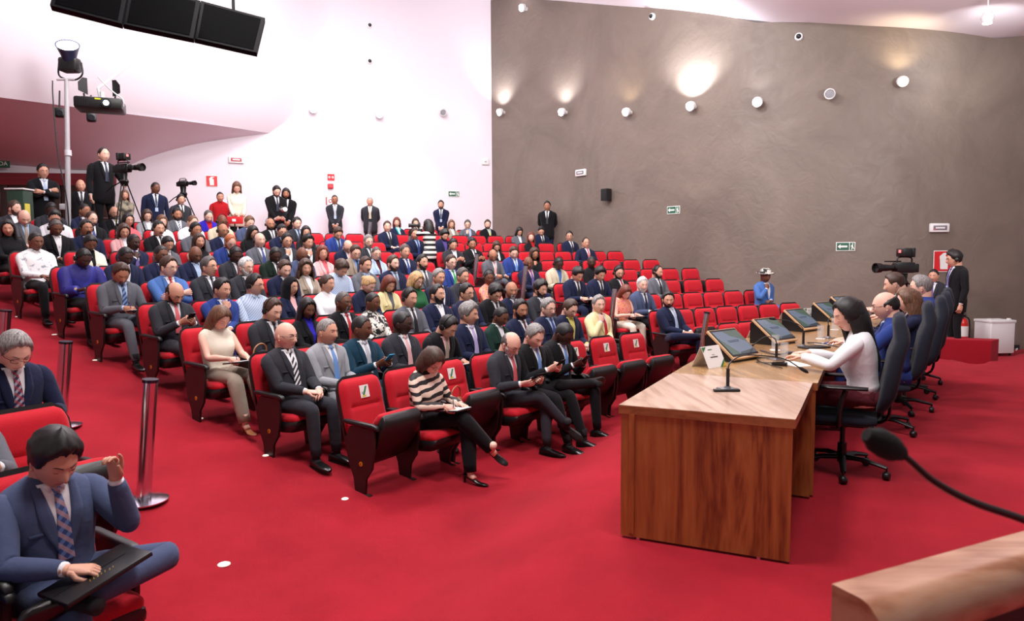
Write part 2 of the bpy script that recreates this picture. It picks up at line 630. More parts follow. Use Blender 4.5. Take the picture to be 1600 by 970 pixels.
# ------------------------------------------------------------------ people
SKIN = {'1': (226, 178, 158), '2': (205, 152, 128), '3': (172, 118, 92), '4': (112, 70, 52), '5': (70, 44, 36)}
HAIRC = {'k': (20, 16, 17), 'n': (62, 40, 30), 'm': (98, 66, 46), 'g': (128, 124, 122), 'h': (78, 72, 70), 'w': (205, 203, 202),
         'y': (184, 146, 100), 'r': (104, 46, 32), 'e': (172, 92, 52)}
CLOTH = {'navy': (24, 30, 58), 'black': (17, 17, 21), 'charcoal': (46, 47, 54), 'grey': (92, 94, 102), 'lightgrey': (146, 148, 154), 'blue': (38, 58, 124),
         'slate': (70, 80, 110), 'teal': (18, 52, 72), 'green': (40, 100, 62), 'darkgreen': (22, 48, 42), 'beige': (176, 162, 138), 'cream': (222, 208, 160), 'ivory': (228, 220, 202),
         'white': (228, 228, 232), 'paleblue': (168, 188, 216), 'skyblue': (104, 146, 204), 'pink': (224, 172, 172), 'rose': (206, 96, 104), 'red': (178, 26, 34), 'burgundy': (76, 22, 30),
         'orange': (214, 84, 40), 'purple': (90, 74, 140), 'lilac': (178, 164, 210), 'yellow': (206, 200, 110), 'silver': (176, 178, 188), 'brown': (92, 66, 52), 'royal': (44, 34, 168),
         'turquoise': (48, 170, 176), 'khaki': (196, 184, 160), 'military': (20, 34, 26), 'midgreen': (40, 150, 90), 'denim': (72, 108, 170), 'taupe': (150, 136, 122)}
NICE = {'lightgrey': 'light grey', 'darkgreen': 'dark green', 'paleblue': 'pale blue', 'skyblue': 'sky blue', 'midgreen': 'green', 'royal': 'royal blue', 'military': 'dark olive', 'denim': 'denim blue'}

def skin_mat(k):
    nm = 'skin_tone_' + k
    if nm in _M:
        return _M[nm]
    mt = mat(nm, SKIN[k], .52, bump=.12, bscale=120, var=.10, vscale=14, spec=.4)
    b = mt.node_tree.nodes['Principled BSDF']
    b.inputs['Subsurface Weight'].default_value = 0
    return mt

def lip_mat(k, g):
    c = SKIN[k]
    if g == 'f':
        return mat('lips_f' + k, (min(255, c[0] * .88), c[1] * .55, c[2] * .58), .4)
    return mat('lips_m' + k, (c[0] * .86, c[1] * .72, c[2] * .72), .5)

def hair_mat(k):
    c = HAIRC[k]
    a = tuple(v * .62 for v in c); d = tuple(min(255, v * 1.25 + 6) for v in c)
    return ramp_mat('hair_colour_' + k, 'NOISE', [(.3, a), (.7, d)], rough=.5, scale=(70, 70, 9), bump=.5, Scale=1.6, Detail=3)

def cloth_mat(k):
    if k.startswith('p_'):
        return PATTERNS[k]()
    return mat('cloth_' + k, CLOTH[k], .88, bump=.5, bscale=17, var=.07, vscale=5, spec=.2, sheen=.05)

PATTERNS = {
    'p_chevron': lambda: ramp_mat('black_and_cream_chevrons', 'WAVE', [(.0, (30, 26, 28)), (.42, (34, 28, 30)), (.5, (232, 208, 190)), (1, (232, 208, 190))], Scale=2.9, Distortion=3.2, Detail=2, scale=(1, 1, 1.6), rot=(0, 1.25, 0), Detail_Scale=2),
    'p_stripe': lambda: ramp_mat('black_and_white_bands', 'WAVE', [(.0, (24, 24, 26)), (.48, (24, 24, 26)), (.54, (232, 228, 220)), (1, (232, 228, 220))], Scale=2.6, rot=(0, 1.57, 0)),
    'p_floral': lambda: ramp_mat('black_and_white_print', 'NOISE', [(.46, (28, 28, 30)), (.52, (224, 220, 212))], Scale=14, Distortion=1.5),
    'p_orange': lambda: ramp_mat('orange_and_pink_print', 'VORONOI', [(.15, (214, 70, 60)), (.4, (236, 168, 120)), (.7, (226, 120, 130))], Scale=22),
    'p_batik': lambda: ramp_mat('blue_batik', 'NOISE', [(.5, (26, 22, 110)), (.62, (34, 40, 150)), (.7, (190, 160, 80))], Scale=5, Distortion=.6),
    'p_camo': lambda: ramp_mat('mixed_print', 'NOISE', [(.4, (60, 56, 50)), (.6, (150, 142, 120))], Scale=9),
    'p_whiteprint': lambda: ramp_mat('white_printed_shirt', 'NOISE', [(.3, (150, 154, 166)), (.4, (228, 226, 228))], Scale=16, Distortion=.8),
    'p_check': lambda: ramp_mat('blue_checked_shirt', 'WAVE', [(.3, (150, 172, 206)), (.6, (196, 208, 226))], Scale=14, rot=(0, .78, 0)),
    't_diag': lambda: ramp_mat('diagonal_striped_tie', 'WAVE', [(.4, (24, 30, 60)), (.5, (190, 194, 206))], Scale=11, rot=(0, .7, 0)),
    't_bw': lambda: ramp_mat('black_white_striped_tie', 'WAVE', [(.45, (20, 20, 24)), (.52, (226, 226, 230))], Scale=9, rot=(0, .7, 0)),
    't_bluestripe': lambda: ramp_mat('blue_striped_tie', 'WAVE', [(.4, (36, 52, 92)), (.55, (112, 140, 186))], Scale=8, rot=(0, .75, 0)),
    't_plaid': lambda: plaid('plaid_tie_blue', (44, 66, 120), (110, 136, 190), (196, 150, 146), 14),
    't_plaidred': lambda: plaid('plaid_tie_red', (30, 34, 70), (200, 200, 214), (170, 34, 54), 16),
}

def plaid(name, a, c, d, s):
    if name in _M:
        return _M[name]
    mt, nt, b = new_mat(name)
    L = nt.links.new
    tc = nt.nodes.new('ShaderNodeTexCoord')
    last = None
    col = (*lin(a), 1)
    for i, (rot, cc) in enumerate((((0, .78, 0), c), ((0, -.78, 0), d))):
        mp = nt.nodes.new('ShaderNodeMapping'); mp.inputs['Rotation'].default_value = rot
        w = nt.nodes.new('ShaderNodeTexWave'); w.inputs['Scale'].default_value = s * .6
        g = nt.nodes.new('ShaderNodeMath'); g.operation = 'GREATER_THAN'; g.inputs[1].default_value = .55
        h = nt.nodes.new('ShaderNodeMath'); h.operation = 'MULTIPLY'; h.inputs[1].default_value = .6
        mx = nt.nodes.new('ShaderNodeMixRGB'); mx.inputs[1].default_value = col; mx.inputs[2].default_value = (*lin(cc), 1)
        L(tc.outputs['Object'], mp.inputs[0]); L(mp.outputs[0], w.inputs['Vector']); L(w.outputs['Fac'], g.inputs[0]); L(g.outputs[0], h.inputs[0]); L(h.outputs[0], mx.inputs[0])
        if last is not None:
            L(last.outputs[0], mx.inputs[1])
        last = mx
    L(last.outputs[0], b.inputs['Base Color'])
    b.inputs['Roughness'].default_value = .6
    _M[name] = mt
    return mt

def tie_mat(k):
    if k.startswith('t_'):
        return PATTERNS[k]()
    return mat('tie_' + k, CLOTH[k], .5, bump=.1, bscale=200)

# ---- head surface: local frame, +Y the face, Z up, centre of the head at 0, height .236
def head_pt(th, ph, g='m', off=0.0):
    st, ct = np.sin(th), np.cos(th)
    off = np.asarray(off, float)
    x = (.0800 + off) * st * np.sin(ph); y = (.1030 + off) * st * np.cos(ph); z = (.118 + off) * ct
    zn = z / .118
    neg = np.clip(-zn, 0, 1.2)
    front = np.clip(np.cos(ph), 0, 1)
    jaw = .26 if g == 'm' else .34
    x = x * (1 - jaw * neg ** 1.9)
    back = np.cos(ph) < 0
    y = np.where(back, y * (1.02 - .42 * neg ** 1.2), y * (1 - .03 * neg))
    y = y + np.where(back, 0, .010 * np.exp(-((zn + .95) / .22) ** 2) * front)
    x = x * (1 - .05 * np.clip(zn, 0, 1) ** 3)
    # face features fade with the offset used for hair
    fm = front ** 2 * np.exp(-np.maximum(off, 0) / .004)
    tz = np.clip((.012 - z) / .052, 0, 1)
    prof = np.where(z > -.040, tz * tz * (3 - 2 * tz), np.exp(-((z + .040) / .0065) ** 2))
    nw = .0095 + .007 * np.clip((-z) / .04, 0, 1)
    nose = (.027 if g == 'm' else .022) * prof * np.exp(-(x / nw) ** 2) * (z < .02)
    ax = np.abs(x)
    y = y + fm * (nose
                  - .0085 * np.exp(-((ax - .030) / .013) ** 2 - ((z - .002) / .011) ** 2)
                  + (.0040 if g == 'm' else .0015) * np.exp(-((z - .024) / .008) ** 2) * np.exp(-((ax - .026) / .03) ** 2)
                  + .004 * np.exp(-((ax - .044) / .014) ** 2 - ((z + .022) / .014) ** 2)
                  + .0065 * np.exp(-(x / .020) ** 2) * np.exp(-((z + .070) / .0095) ** 2)
                  - .0055 * np.exp(-(x / .022) ** 2) * np.exp(-((z + .069) / .0024) ** 2)
                  - .004 * np.exp(-(x / .025) ** 2) * np.exp(-((z + .086) / .006) ** 2))
    return x, y, z

def front_y(x, z, g='m'):
    th = math.acos(max(-1, min(1, z / .118)))
    ph = 0
    for _ in range(12):
        X, Y, Z = head_pt(th, ph, g)
        st = .0775 * math.sin(th) * (1 - (.26 if g == 'm' else .34) * max(0, -z / .118) ** 1.9)
        ph = math.asin(max(-.98, min(.98, x / st)))
    return float(head_pt(th, ph, g)[1])

def pgrid(nt, npn):
    th = np.linspace(.0001, math.pi - .0001, nt)
    t = np.linspace(-math.pi, math.pi, npn, endpoint=False)
    ph = t - .55 * np.sin(t)
    return np.meshgrid(th, ph, indexing='ij')

def interp_a(ph, pts):
    a = np.degrees(np.abs(ph))
    return np.interp(a, [p[0] for p in pts], [p[1] for p in pts])

HAIRLINE = {
    's': ([(0, .084), (35, .079), (52, .054), (66, .010), (74, -.012), (80, .012), (100, .012), (112, -.03), (130, -.062), (180, -.072)], .013),
    'b': ([(0, .080), (40, .072), (56, .042), (70, .008), (80, .012), (100, .012), (115, -.03), (135, -.058), (180, -.068)], .0045),
    'f': ([(0, .074), (35, .068), (52, .040), (66, .004), (78, -.012), (100, -.004), (112, -.04), (130, -.07), (180, -.082)], .024),
    'l': ([(0, .078), (30, .070), (50, .030), (62, -.03), (75, -.08), (180, -.09)], .017),
    'o': ([(0, .070), (30, .062), (50, .022), (62, -.04), (75, -.085), (180, -.095)], .020),
    'u': ([(0, .074), (40, .062), (58, .03), (72, .0), (90, .0), (110, -.04), (180, -.075)], .010),
    'c': ([(0, .074), (30, .064), (50, .030), (62, -.03), (75, -.08), (180, -.09)], .030),
    'v': ([(0, .070), (30, .064), (50, .020), (58, -.04), (70, -.11), (180, -.115)], .016),
}

def hair_shell(style, rng, near, g):
    """hair shell as vertices and faces, or None; d = fringe of hair round a bald crown"""
    nt, npn = (38, 52) if near else (20, 28)
    th, ph = pgrid(nt, npn)
    z = .118 * np.cos(th)
    if style == 'd':
        lo = interp_a(ph, [(0, .2), (68, .2), (76, .0), (80, -.010), (88, .008), (104, .008), (118, -.03), (180, -.07)])
        hi = interp_a(ph, [(0, -.2), (66, -.2), (80, .030), (98, .052), (140, .072), (180, .076)])
        edge = np.minimum(z - lo, hi - z)
        T = .0055
    elif style == 'a':  # thinning above a high forehead
        lo = interp_a(ph, [(0, .098), (25, .100), (45, .075), (66, .02), (76, -.012), (84, .012), (104, .012), (118, -.03), (180, -.07)])
        edge = z - lo
        T = .008
    else:
        line, T = HAIRLINE[style]
        edge = z - interp_a(ph, line) + .004 * np.sin(ph * 11 + rng.random() * 9) * (np.cos(ph) > .1)
    t = np.clip(edge / .010, 0, 1)
    t = np.sqrt(t) * T * (1 + .35 * np.clip(z / .118, 0, 1))
    if style in 'sfba':
        t = t * (.32 + .68 * np.clip((z + .0) / .055, 0, 1))
    n1 = np.sin(ph * 9 + rng.random() * 6) * np.sin(th * 7 + rng.random() * 6)
    t = t * (1 + ((.22 if style in 'fc' else .05) * n1 + .07 * np.sin(ph * 31 + 5 * np.sin(th * 6))) * np.clip(np.sin(th), 0, 1) ** 2)
    if style in 'sf':  # volume swept up over the forehead
        t = t * (1 + .55 * np.exp(-((np.degrees(ph) - rng.choice((-18, 18))) / 40) ** 2) * np.clip(z / .118, 0, 1) ** 2)
    off = np.where(edge > -.001, t + .0012, -.006)
    x, y, z2 = head_pt(th, ph, g, off)
    V = np.stack([x, y, z2], -1).reshape(-1, 3)
    keep = (edge > -.004)
    Fc = []
    for i in range(nt - 1):
        for j in range(npn):
            q = [(i, j), (i + 1, j), (i + 1, (j + 1) % npn), (i, (j + 1) % npn)]
            if sum(keep[a] for a in q) >= 2:
                Fc.append(tuple(a * npn + b for a, b in q))
    return V, Fc

def curtain(L, vol, rng, near, wave=0.0, open_deg=62, side=0):
    """hair falling behind and beside the head, down to L below its centre"""
    nlev = 14 if near else 8
    no = 18 if near else 11
    rings = []
    for i in range(nlev):
        q = i / (nlev - 1)
        z = .045 - q * (L + .045)
        z = (.104, .078)[i] if i < 2 else z
        ks = (.55, .84)[i] if i < 2 else 1
        rx = .090 + vol * math.sin(min(1, q * 1.6) * math.pi * .5) - max(0, q - .85) * .12
        ry = .110 + vol * .8 - .02 * q - max(0, q - .85) * .10
        cy = -.012 - .018 * q
        op = math.radians(open_deg - 8 * q)
        a = np.linspace(op, 2 * math.pi - op, no)
        wv = 1 + wave * np.sin(a * 7 + q * 9 + rng.random() * .1) + .02 * np.sin(a * 13)
        o = np.stack([np.sin(a) * rx * wv * ks, np.cos(a) * ry * wv * ks + cy, np.full(no, z) - (.01 * np.sin(a * 5) if i == nlev - 1 else 0)], 1)
        th = max(.005, .026 * (1 - .35 * q))
        inn = np.stack([np.sin(a) * (rx * ks - th), np.cos(a) * (ry * ks - th) + cy, np.full(no, z)], 1)[::-1]
        rings.append(np.vstack([o, inn]))
    return rings

def rotm(yaw, pitch, roll=0.0):
    return np.array(Matrix.Rotation(yaw, 3, 'Z') @ Matrix.Rotation(-pitch, 3, 'X') @ Matrix.Rotation(roll, 3, 'Y'))

def hand(mb, W, d, n, side, sc=1.0, curl=.5, near=True, spread=.05, thumb=.5, curls=None, mi=0):
    """palm, four fingers and a thumb. W wrist, d direction, n palm side, side = +1 when the thumb is on the d x n side"""
    d = np.array(list(d), float); d /= np.linalg.norm(d)
    n = np.array(list(n), float); n = n - d * (n @ d); n /= np.linalg.norm(n)
    s = np.cross(d, n) * side
    W = np.array(list(W), float)
    seg = 8 if near else 5
    pl = .092 * sc
    c = [W - d * .03 * sc, W + d * .005 * sc, W + d * .04 * sc, W + d * .075 * sc, W + d * pl * 1.02]
    mb.tube(c, [(.026 * sc, .021 * sc), (.028 * sc, .020 * sc), (.039 * sc, .0165 * sc), (.043 * sc, .014 * sc), (.040 * sc, .010 * sc)], 12 if near else 7, mi, up=n)
    Ls = (.066, .075, .070, .054)
    for i in range(4):
        o = (.031, .0105, -.0105, -.031)[i]
        base = W + d * pl * (.93 if i in (1, 2) else .88) * 1 + s * o * sc
        dirv = d + s * o / .03 * spread
        cu = curls[i] if curls else curl * (1 + .12 * i)
        P = [base - d * .012 * sc, base]
        a = cu * .75
        p = base.copy()
        L = Ls[i] * sc
        for seg_l, da in ((.46, cu * .9), (.30, cu * .8), (.24, cu * .5)):
            v = dirv * math.cos(a) + n * math.sin(a)
            v /= np.linalg.norm(v)
            p = p + v * L * seg_l
            P.append(p.copy())
            a += da
        r = .0088 * sc
        mb.tube(P, [r * 1.02, r * 1.02, r * .97, r * .88, r * .62], seg, mi, up=n, sub=2 if near else 0, round_end=near)
    tb = W + d * .022 * sc + s * .026 * sc + n * .004
    t1 = tb + (d * .55 + s * (.75 - .5 * thumb) + n * (.25 + .35 * thumb)) * .036 * sc
    t2 = t1 + (d * .85 + s * (.15 - .45 * thumb) + n * (.2 + .2 * thumb)) * .030 * sc
    t3 = t2 + (d * .95 - s * .25 * thumb + n * .15) * .022 * sc
    mb.tube([tb - d * .012 * sc, tb, t1, t2, t3], [.013 * sc, .0145 * sc, .0115 * sc, .0105 * sc, .007 * sc], seg, mi, up=n, round_end=near)

def ik(S, W, a, b, pole):
    S, W, pole = np.array(S, float), np.array(W, float), np.array(pole, float)
    v = W - S
    L = np.linalg.norm(v)
    if L > (a + b) * .985:
        W = S + v / L * (a + b) * .985
        v = W - S; L = np.linalg.norm(v)
    u = v / L
    x = (a * a - b * b + L * L) / (2 * L)
    h = math.sqrt(max(0, a * a - x * x))
    p = pole - u * (pole @ u)
    p /= np.linalg.norm(p) + 1e-9
    return S + u * x + p * h, W

TORSO_M = [(-.13, .172, .125, 0), (-.04, .178, .135, .004), (.06, .168, .130, .006), (.16, .162, .122, .004), (.27, .176, .126, .002), (.37, .195, .126, -.002), (.445, .194, .112, -.008),
           (.490, .160, .092, -.010), (.518, .106, .076, -.010), (.538, .066, .062, -.006)]
TORSO_F = [(-.13, .178, .128, 0), (-.04, .176, .130, 0), (.06, .146, .108, 0), (.15, .134, .100, 0), (.25, .152, .122, .016), (.31, .160, .126, .018), (.38, .165, .104, 0), (.44, .162, .092, -.006),
           (.480, .124, .076, -.008), (.508, .080, .062, -.008), (.53, .050, .050, -.004)]

class Body:
    """one posed person in a local frame: +Y is where the lap faces, origin on the floor under the hips"""
    def __init__(s, g='m', lean=10, stand=False, near=True, fat=1.0):
        s.g, s.near = g, near
        s.H = np.array((0, 0, .93 if stand else .50))
        s.stand = stand
        L = math.radians(lean)
        s.t = np.array((0, -math.sin(L), math.cos(L)))
        s.f = np.array((0, math.cos(L), math.sin(L)))
        s.sec = [(a, b * fat if 0 < 1 else b, c * (fat if a < .4 else 1), d) for a, b, c, d in (TORSO_M if g == 'm' else TORSO_F)]
        if stand:
            s.sec = [(-.22, s.sec[0][1] * .98, s.sec[0][2] * .95, 0)] + s.sec
        s.neck = s.H + s.t * .525
        s.hs = 1.07 if g == 'm' else 1.0
    def prm(s, q):
        a = np.array(s.sec)
        return [float(np.interp(q, a[:, 0], a[:, i])) for i in (1, 2, 3)]
    def front(s, q, x, e=0.0):
        a, b, yo = s.prm(q)
        a += e; b += e
        k = max(0.0, 1 - (min(abs(x) / a, 1)) ** 2.4) ** (1 / 2.4)
        return s.H + s.t * q + np.array((x, 0, 0)) + s.f * (yo + b * k)
    def shoulder(s, sd):
        w = .184 if s.g == 'm' else .152
        return s.H + s.t * (.440 if s.g == 'm' else .43) + np.array((sd * w, 0, 0)) - s.f * .004
    def torso(s, mb, e=0.0, seg=24, lo=-9, hi=9, mi=0):
        rings = []
        sec = np.array([q for q in s.sec if lo <= q[0] <= hi])
        sec = np.array(catmull(sec, 2 if s.near else 1))
        a = np.linspace(0, 2 * math.pi, seg, endpoint=False)
        ca, sa = np.sin(a), np.cos(a)
        ex = 2 / 2.4
        px, pf = np.sign(ca) * np.abs(ca) ** ex, np.sign(sa) * np.abs(sa) ** ex
        for q, A, B, yo in sec:
            c = s.H + s.t * q + s.f * yo
            rings.append(c + np.outer(px * (A + e), (1, 0, 0)) + np.outer(pf * (B + e), s.f))
        mb.loft(rings, mi)
    def patch(s, mb, prof, e, mi=0, nx=9, side=None):
        """a sheet lying on the chest: prof = [(q, x0, x1)], e off the jacket, with a thin rim"""
        G = []
        rows = np.array(catmull(np.array(prof, float), 3))
        for q, x0, x1 in rows:
            xs = np.linspace(x0, x1, nx)
            r = [s.front(q, xs[0], e - .007)] + [s.front(q, x, e) for x in xs] + [s.front(q, xs[-1], e - .007)]
            G.append(r)
        mb.grid(G, mi)

def make_person(loc, rz, sc, spec, name='person'):
    """spec keys: g skin hair hc outfit col shirt tie flags pose yaw pitch lean near legs stand roll fat"""
    S = dict(g='m', skin='1', hair='s', hc='n', outfit='suit', col='navy', shirt='white', tie=None, flags='', pose='L', yaw=0, pitch=5, lean=10, near=True, legs='sit', stand=False, roll=0, fat=1.06,
             trousers=None, far=False)
    S.update(spec)
    near, g = S['near'], S['g']
    rng = random.Random(int(abs(loc[0] * 1000) + abs(loc[1] * 777)))
    B = Body(g, S['lean'], S['stand'], near, S['fat'])
    root = empty(name, loc, rz, sc)
    sk = skin_mat(S['skin'])
    body = MB()
    # --- inner trunk joins neck, arms and hands into one figure
    body.torso(body, e=-.03, seg=10) if False else None
    B.torso(body, e=-.022, seg=12, lo=-.05)
    # --- head
    R = rotm(math.radians(S['yaw']), math.radians(S['pitch']), math.radians(S['roll']))
    piv = B.neck + np.array((0, .004, .006)) + B.f * .010
    hc = piv + R @ np.array((0, .028, .104)) * B.hs
    if S['lean'] < -5 and S['pitch'] < 15:
        hc = hc + np.array((0, .01, 0))
    T = lambda V: (np.asarray(V, float) * B.hs) @ R.T + hc
    nt, npn = (50, 54) if near else (22, 26)
    th, ph = pgrid(nt, npn)
    x, y, z = head_pt(th, ph, g)
    V = np.stack([x, y, z], -1).reshape(-1, 3)
    Fc = []; lips = []
    for i in range(nt - 1):
        for j in range(npn):
            a, b_ = i * npn + j, i * npn + (j + 1) % npn
            f = (a, a + npn, b_ + npn, b_)
            c = V[list(f)].mean(0)
            if near and abs(c[2] + .0695) < .0088 * (1 - (abs(c[0]) / .026) ** 2) and abs(c[0]) < .026 and c[1] > 0:
                lips.append(f)
            else:
                Fc.append(f)
    n0 = body.n
    body.add(T(V), Fc, 0)
    body.f += [tuple(k + n0 for k in f) for f in lips]; body.m += [1] * len(lips)
    for sd in (-1, 1):  # ears
        e = MB()
        e.sphere((0, 0, 0), (.007, .016, .030), 10, 8)
        if near:
            e.sphere((sd * .004, .002, .002), (.007, .010, .020), 8, 6)
            e.sphere((sd * .002, .006, -.024), (.006, .008, .009), 8, 6)
        Ve = np.concatenate(e.v) + np.array((sd * .0775, -.008, -.008))
        body.add(T(Ve), e.f, 0)
    # neck
    nk = .068 if g == 'm' else .054
    body.tube([B.neck - B.t * .10, B.neck - B.t * .02, (B.neck + hc) / 2 - R[:, 1] * .018, hc - R[:, 2] * .045 - R[:, 1] * .020], [(nk * 1.5, nk * 1.15), (nk * 1.03, nk), (nk * .95, nk * .97), (nk * .95, nk)], 16 if near else 10, 0, up=(0, 1, 0), sub=2)
    # --- arms
    X = np.array((1., 0, 0)); Z = np.array((0, 0, 1.))
    f, t, H = B.f, B.t, B.H
    pose = S['pose']
    base = H.copy()
    dn = -.93 if False else 0
    lapz = .66 if not S['stand'] else .98
    if S['stand']:
        W = {1: (.05, .20, .88), -1: (-.05, .22, .90)}
        D = {1: (-.5, .6, -.5), -1: (.5, .6, -.5)}
        N = {1: (0, -1, -.3), -1: (0, -1, -.3)}
    else:
        W = {1: (.06, .30, .66), -1: (-.07, .31, .655)}
        D = {1: (-.75, .55, -.1), -1: (.75, .5, -.15)}
        N = {1: (-.1, -.2, -1), -1: (.1, -.2, -1)}
    C = {1: .6, -1: .6}
    pole = {1: (.55, -.5, -.7), -1: (-.55, -.5, -.7)}
    if pose == 'W':
        W.update({1: (.09, .34, .715), -1: (-.12, .34, .70)}); D.update({1: (-.45, .85, -.15), -1: (.35, .9, 0)}); C.update({1: .95, -1: .3})
        N[1] = (-.7, -.2, -.8)
    elif pose == 'P':
        W.update({1: (.07, .30, .80), -1: (-.08, .31, .79)}); D.update({1: (-.5, .7, .35), -1: (.55, .7, .3)}); C.update({1: .9, -1: .9})
        N.update({1: (-.8, 0, .55), -1: (.8, 0, .55)})
    elif pose == 'T':
        W.update({1: (.12, .32, .74), -1: (-.13, .32, .74)}); D.update({1: (-.3, .9, .1), -1: (.3, .9, .1)}); C.update({1: .6, -1: .6})
        N.update({1: (-.8, 0, .5), -1: (.8, 0, .5)})
    elif pose == 'C':
        z0 = .80 if not S['stand'] else 1.22
        W.update({1: (-.07, .20, z0 + .02), -1: (.07, .235, z0 - .02)}); D.update({1: (-1, -.1, .1), -1: (1, 0, .1)}); C.update({1: .5, -1: .5})
        N.update({1: (0, -1, 0), -1: (0, -1, 0)}); pole = {1: (.8, .1, -.7), -1: (-.8, .1, -.7)}
    elif pose == 'K':
        chin = hc + R @ np.array((.0, .085, -.115)) * B.hs
        W[1] = tuple(chin + np.array((.035, .03, -.10))); D[1] = (-.25, -.25, .9); N[1] = (-.5, -.8, -.1); C[1] = 1.2; pole[1] = (.5, .5, -.9)
        W[-1] = (.08, .27, .68); D[-1] = (1, .2, 0)
    elif pose == 'A':
        W.update({1: (.25, .28, .70), -1: (-.10, .33, .66)}); D.update({1: (0, 1, -.25)}); C.update({1: .7})
    elif pose == 'D':   # arms hanging
        W.update({1: (.26, .06, .82), -1: (-.26, .06, .82)} if S['stand'] else W); D.update({1: (0, .15, -1), -1: (0, .15, -1)}); N.update({1: (-1, 0, 0), -1: (1, 0, 0)}); C.update({1: .45, -1: .45})
        pole = {1: (.3, -1, 0), -1: (-.3, -1, 0)}
    elif pose == 'B':   # hands behind the back
        W.update({1: (.06, -.20, .92), -1: (-.06, -.20, .92)}); D.update({1: (-1, 0, -.3), -1: (1, 0, -.3)}); pole = {1: (.9, -.2, 0), -1: (-.9, -.2, 0)}
    elif pose == 'E':   # resting on a desk in front
        W.update({1: (.12, .40, .805), -1: (-.12, .42, .805)}); D.update({1: (-.45, .9, 0), -1: (.45, .9, 0)}); C.update({1: .35, -1: .35}); N.update({1: (0, 0, -1), -1: (0, 0, -1)})
        pole = {1: (.7, -.4, -.5), -1: (-.7, -.4, -.5)}
    for k_ in ('W', 'D', 'N', 'C', 'pole'):
        if k_ + '_' in S:
            {'W': W, 'D': D, 'N': N, 'C': C, 'pole': pole}[k_].update(S[k_ + '_'])
    ua, fa = (.285, .262) if g == 'm' else (.262, .24)
    hsc = 1.0 if g == 'm' else .87
    arms = {}
    bare = S['outfit'] in ('sleeveless',)
    short = S['outfit'] in ('tee',)
    for sd in (1, -1):
        sh = B.shoulder(sd)
        E, Wp = ik(sh, W[sd], ua, fa, pole[sd])
        arms[sd] = (sh, E, Wp)
        hand(body, Wp, D[sd], N[sd], -sd, hsc, C[sd], near, curls=S.get('curls', {}).get(sd), thumb=S.get('thumb', {}).get(sd, .5))
        k = 1.0 if g == 'm' else .86
        if bare or short:
            body.tube([sh + np.array((-sd * .03, 0, .0)), sh + (E - sh) * .15, sh + (E - sh) * .6, E, E + (Wp - E) * .35, E + (Wp - E) * .8, Wp + (Wp - E) * .06],
                      [.048 * k, .050 * k, .043 * k, .038 * k, .040 * k, .027 * k, .025 * k], 12, 0, sub=3)
        else:
            body.tube([sh, E, Wp, Wp + (Wp - E) * .04], [.028, .026, .024, .024], 6, 0)
    lm = lip_mat(S['skin'], g)
    body.build('body', [sk, lm], root, angle=None)
    # --- eyes and brows
    if near or not S['far']:
        eb = MB()
        for sd in (-1, 1):
            ex, ez = sd * .0305, .001
            fy = front_y(ex, ez, g)
            if S['pitch'] > 15:   # lowered lid with its dark lash line
                q = MB().sphere((ex, fy - .0078, ez), (.0140, .0122, .0085), 12, 8)
                eb.add(T(np.concatenate(q.v)), q.f, 2)
                P = [T([(ex + u_ * .0125, fy + .0042 - .0045 * u_ * u_, ez - .0035 + .0018 * u_ * u_)])[0] for u_ in (-1, -.5, 0, .5, 1)]
                eb.tube(P, [.0006, .0012, .0013, .0012, .0006], 5, 1)
                continue
            eb.add(T(np.concatenate(MB().sphere((ex, fy - .0075, ez), (.0130, .0102, .0066), 12, 8).v)), MB().sphere((0, 0, 0), 1, 12, 8).f, 0)
            down = -.003 if S['pitch'] > 14 else 0
            q = MB().sphere((ex, fy + .0010, ez + down * .5), (.0056, .0026, .0052), 10, 6)
            eb.add(T(np.concatenate(q.v)), q.f, 1)
        for sd in (-1, 1) if S['pitch'] <= 15 else ():
            ex, ez = sd * .0305, .001
            fy = front_y(ex, ez, g)
            lid = .0026 if S['pitch'] <= 14 else -.0004
            q = MB().sphere((ex, fy - .0075, ez + lid + .003), (.0140, .0120, .0052), 12, 8)
            eb.add(T(np.concatenate(q.v)), q.f, 2)
            q = MB().sphere((ex, fy - .0080, ez - .0062), (.0130, .0108, .0036), 12, 6)
            eb.add(T(np.concatenate(q.v)), q.f, 2)
        eb.build('eyes', [mat('eye_white', (205, 198, 194), .3), mat('iris_dark', (34, 24, 20), .2), sk], root, angle=None)
        bb = MB()
        for sd in (-1, 1):
            P = []
            for q in np.linspace(0, 1, 5):
                bx = sd * (.014 + .033 * q); bz = .0195 + .006 * math.sin(q * 2.4)
                P.append(T([(bx, front_y(bx, bz, g) + .0008, bz)])[0])
            bb.tube(P, [(.0014, .0030 if g == 'm' else .0018)] * 4 + [(.001, .001)], 5, up=R[:, 2], round_end=False)
        bb.build('eyebrows', hair_mat('k' if S['hc'] in 'k' else ('h' if S['hc'] in 'gwh' else 'n')), root, angle=None)
        if g == 'f' and near:
            pass
    # --- hair
    hs = S['hair']
    hm = hair_mat(S['hc'])
    hb = MB()
    if hs in 'sbfdaloucv':
        V, Fc = hair_shell(hs, rng, near, g)
        hb.add(T(V), Fc)
    if hs == 'l':
        for r in [curtain(S.get('hl', .27), .018, rng, near, wave=.015)]:
            hb.loft([T(q) for q in r])
    elif hs == 'o':
        hb.loft([T(q) for q in curtain(.135, .022, rng, near, open_deg=60)])
    elif hs == 'c':
        hb.loft([T(q) for q in curtain(.22, .045, rng, near, wave=.07)])
    elif hs == 'u':
        q = MB().sphere((0, -.118, .03 + .02 * rng.random()), (.040, .034, .038), 12, 8)
        hb.add(T(np.concatenate(q.v)), q.f)
    elif hs == 'q':  # afro-textured volume
        pass
    if hs == 'v':
        hb.loft([T(q) for q in curtain(.20, .016, rng, near, open_deg=42)])
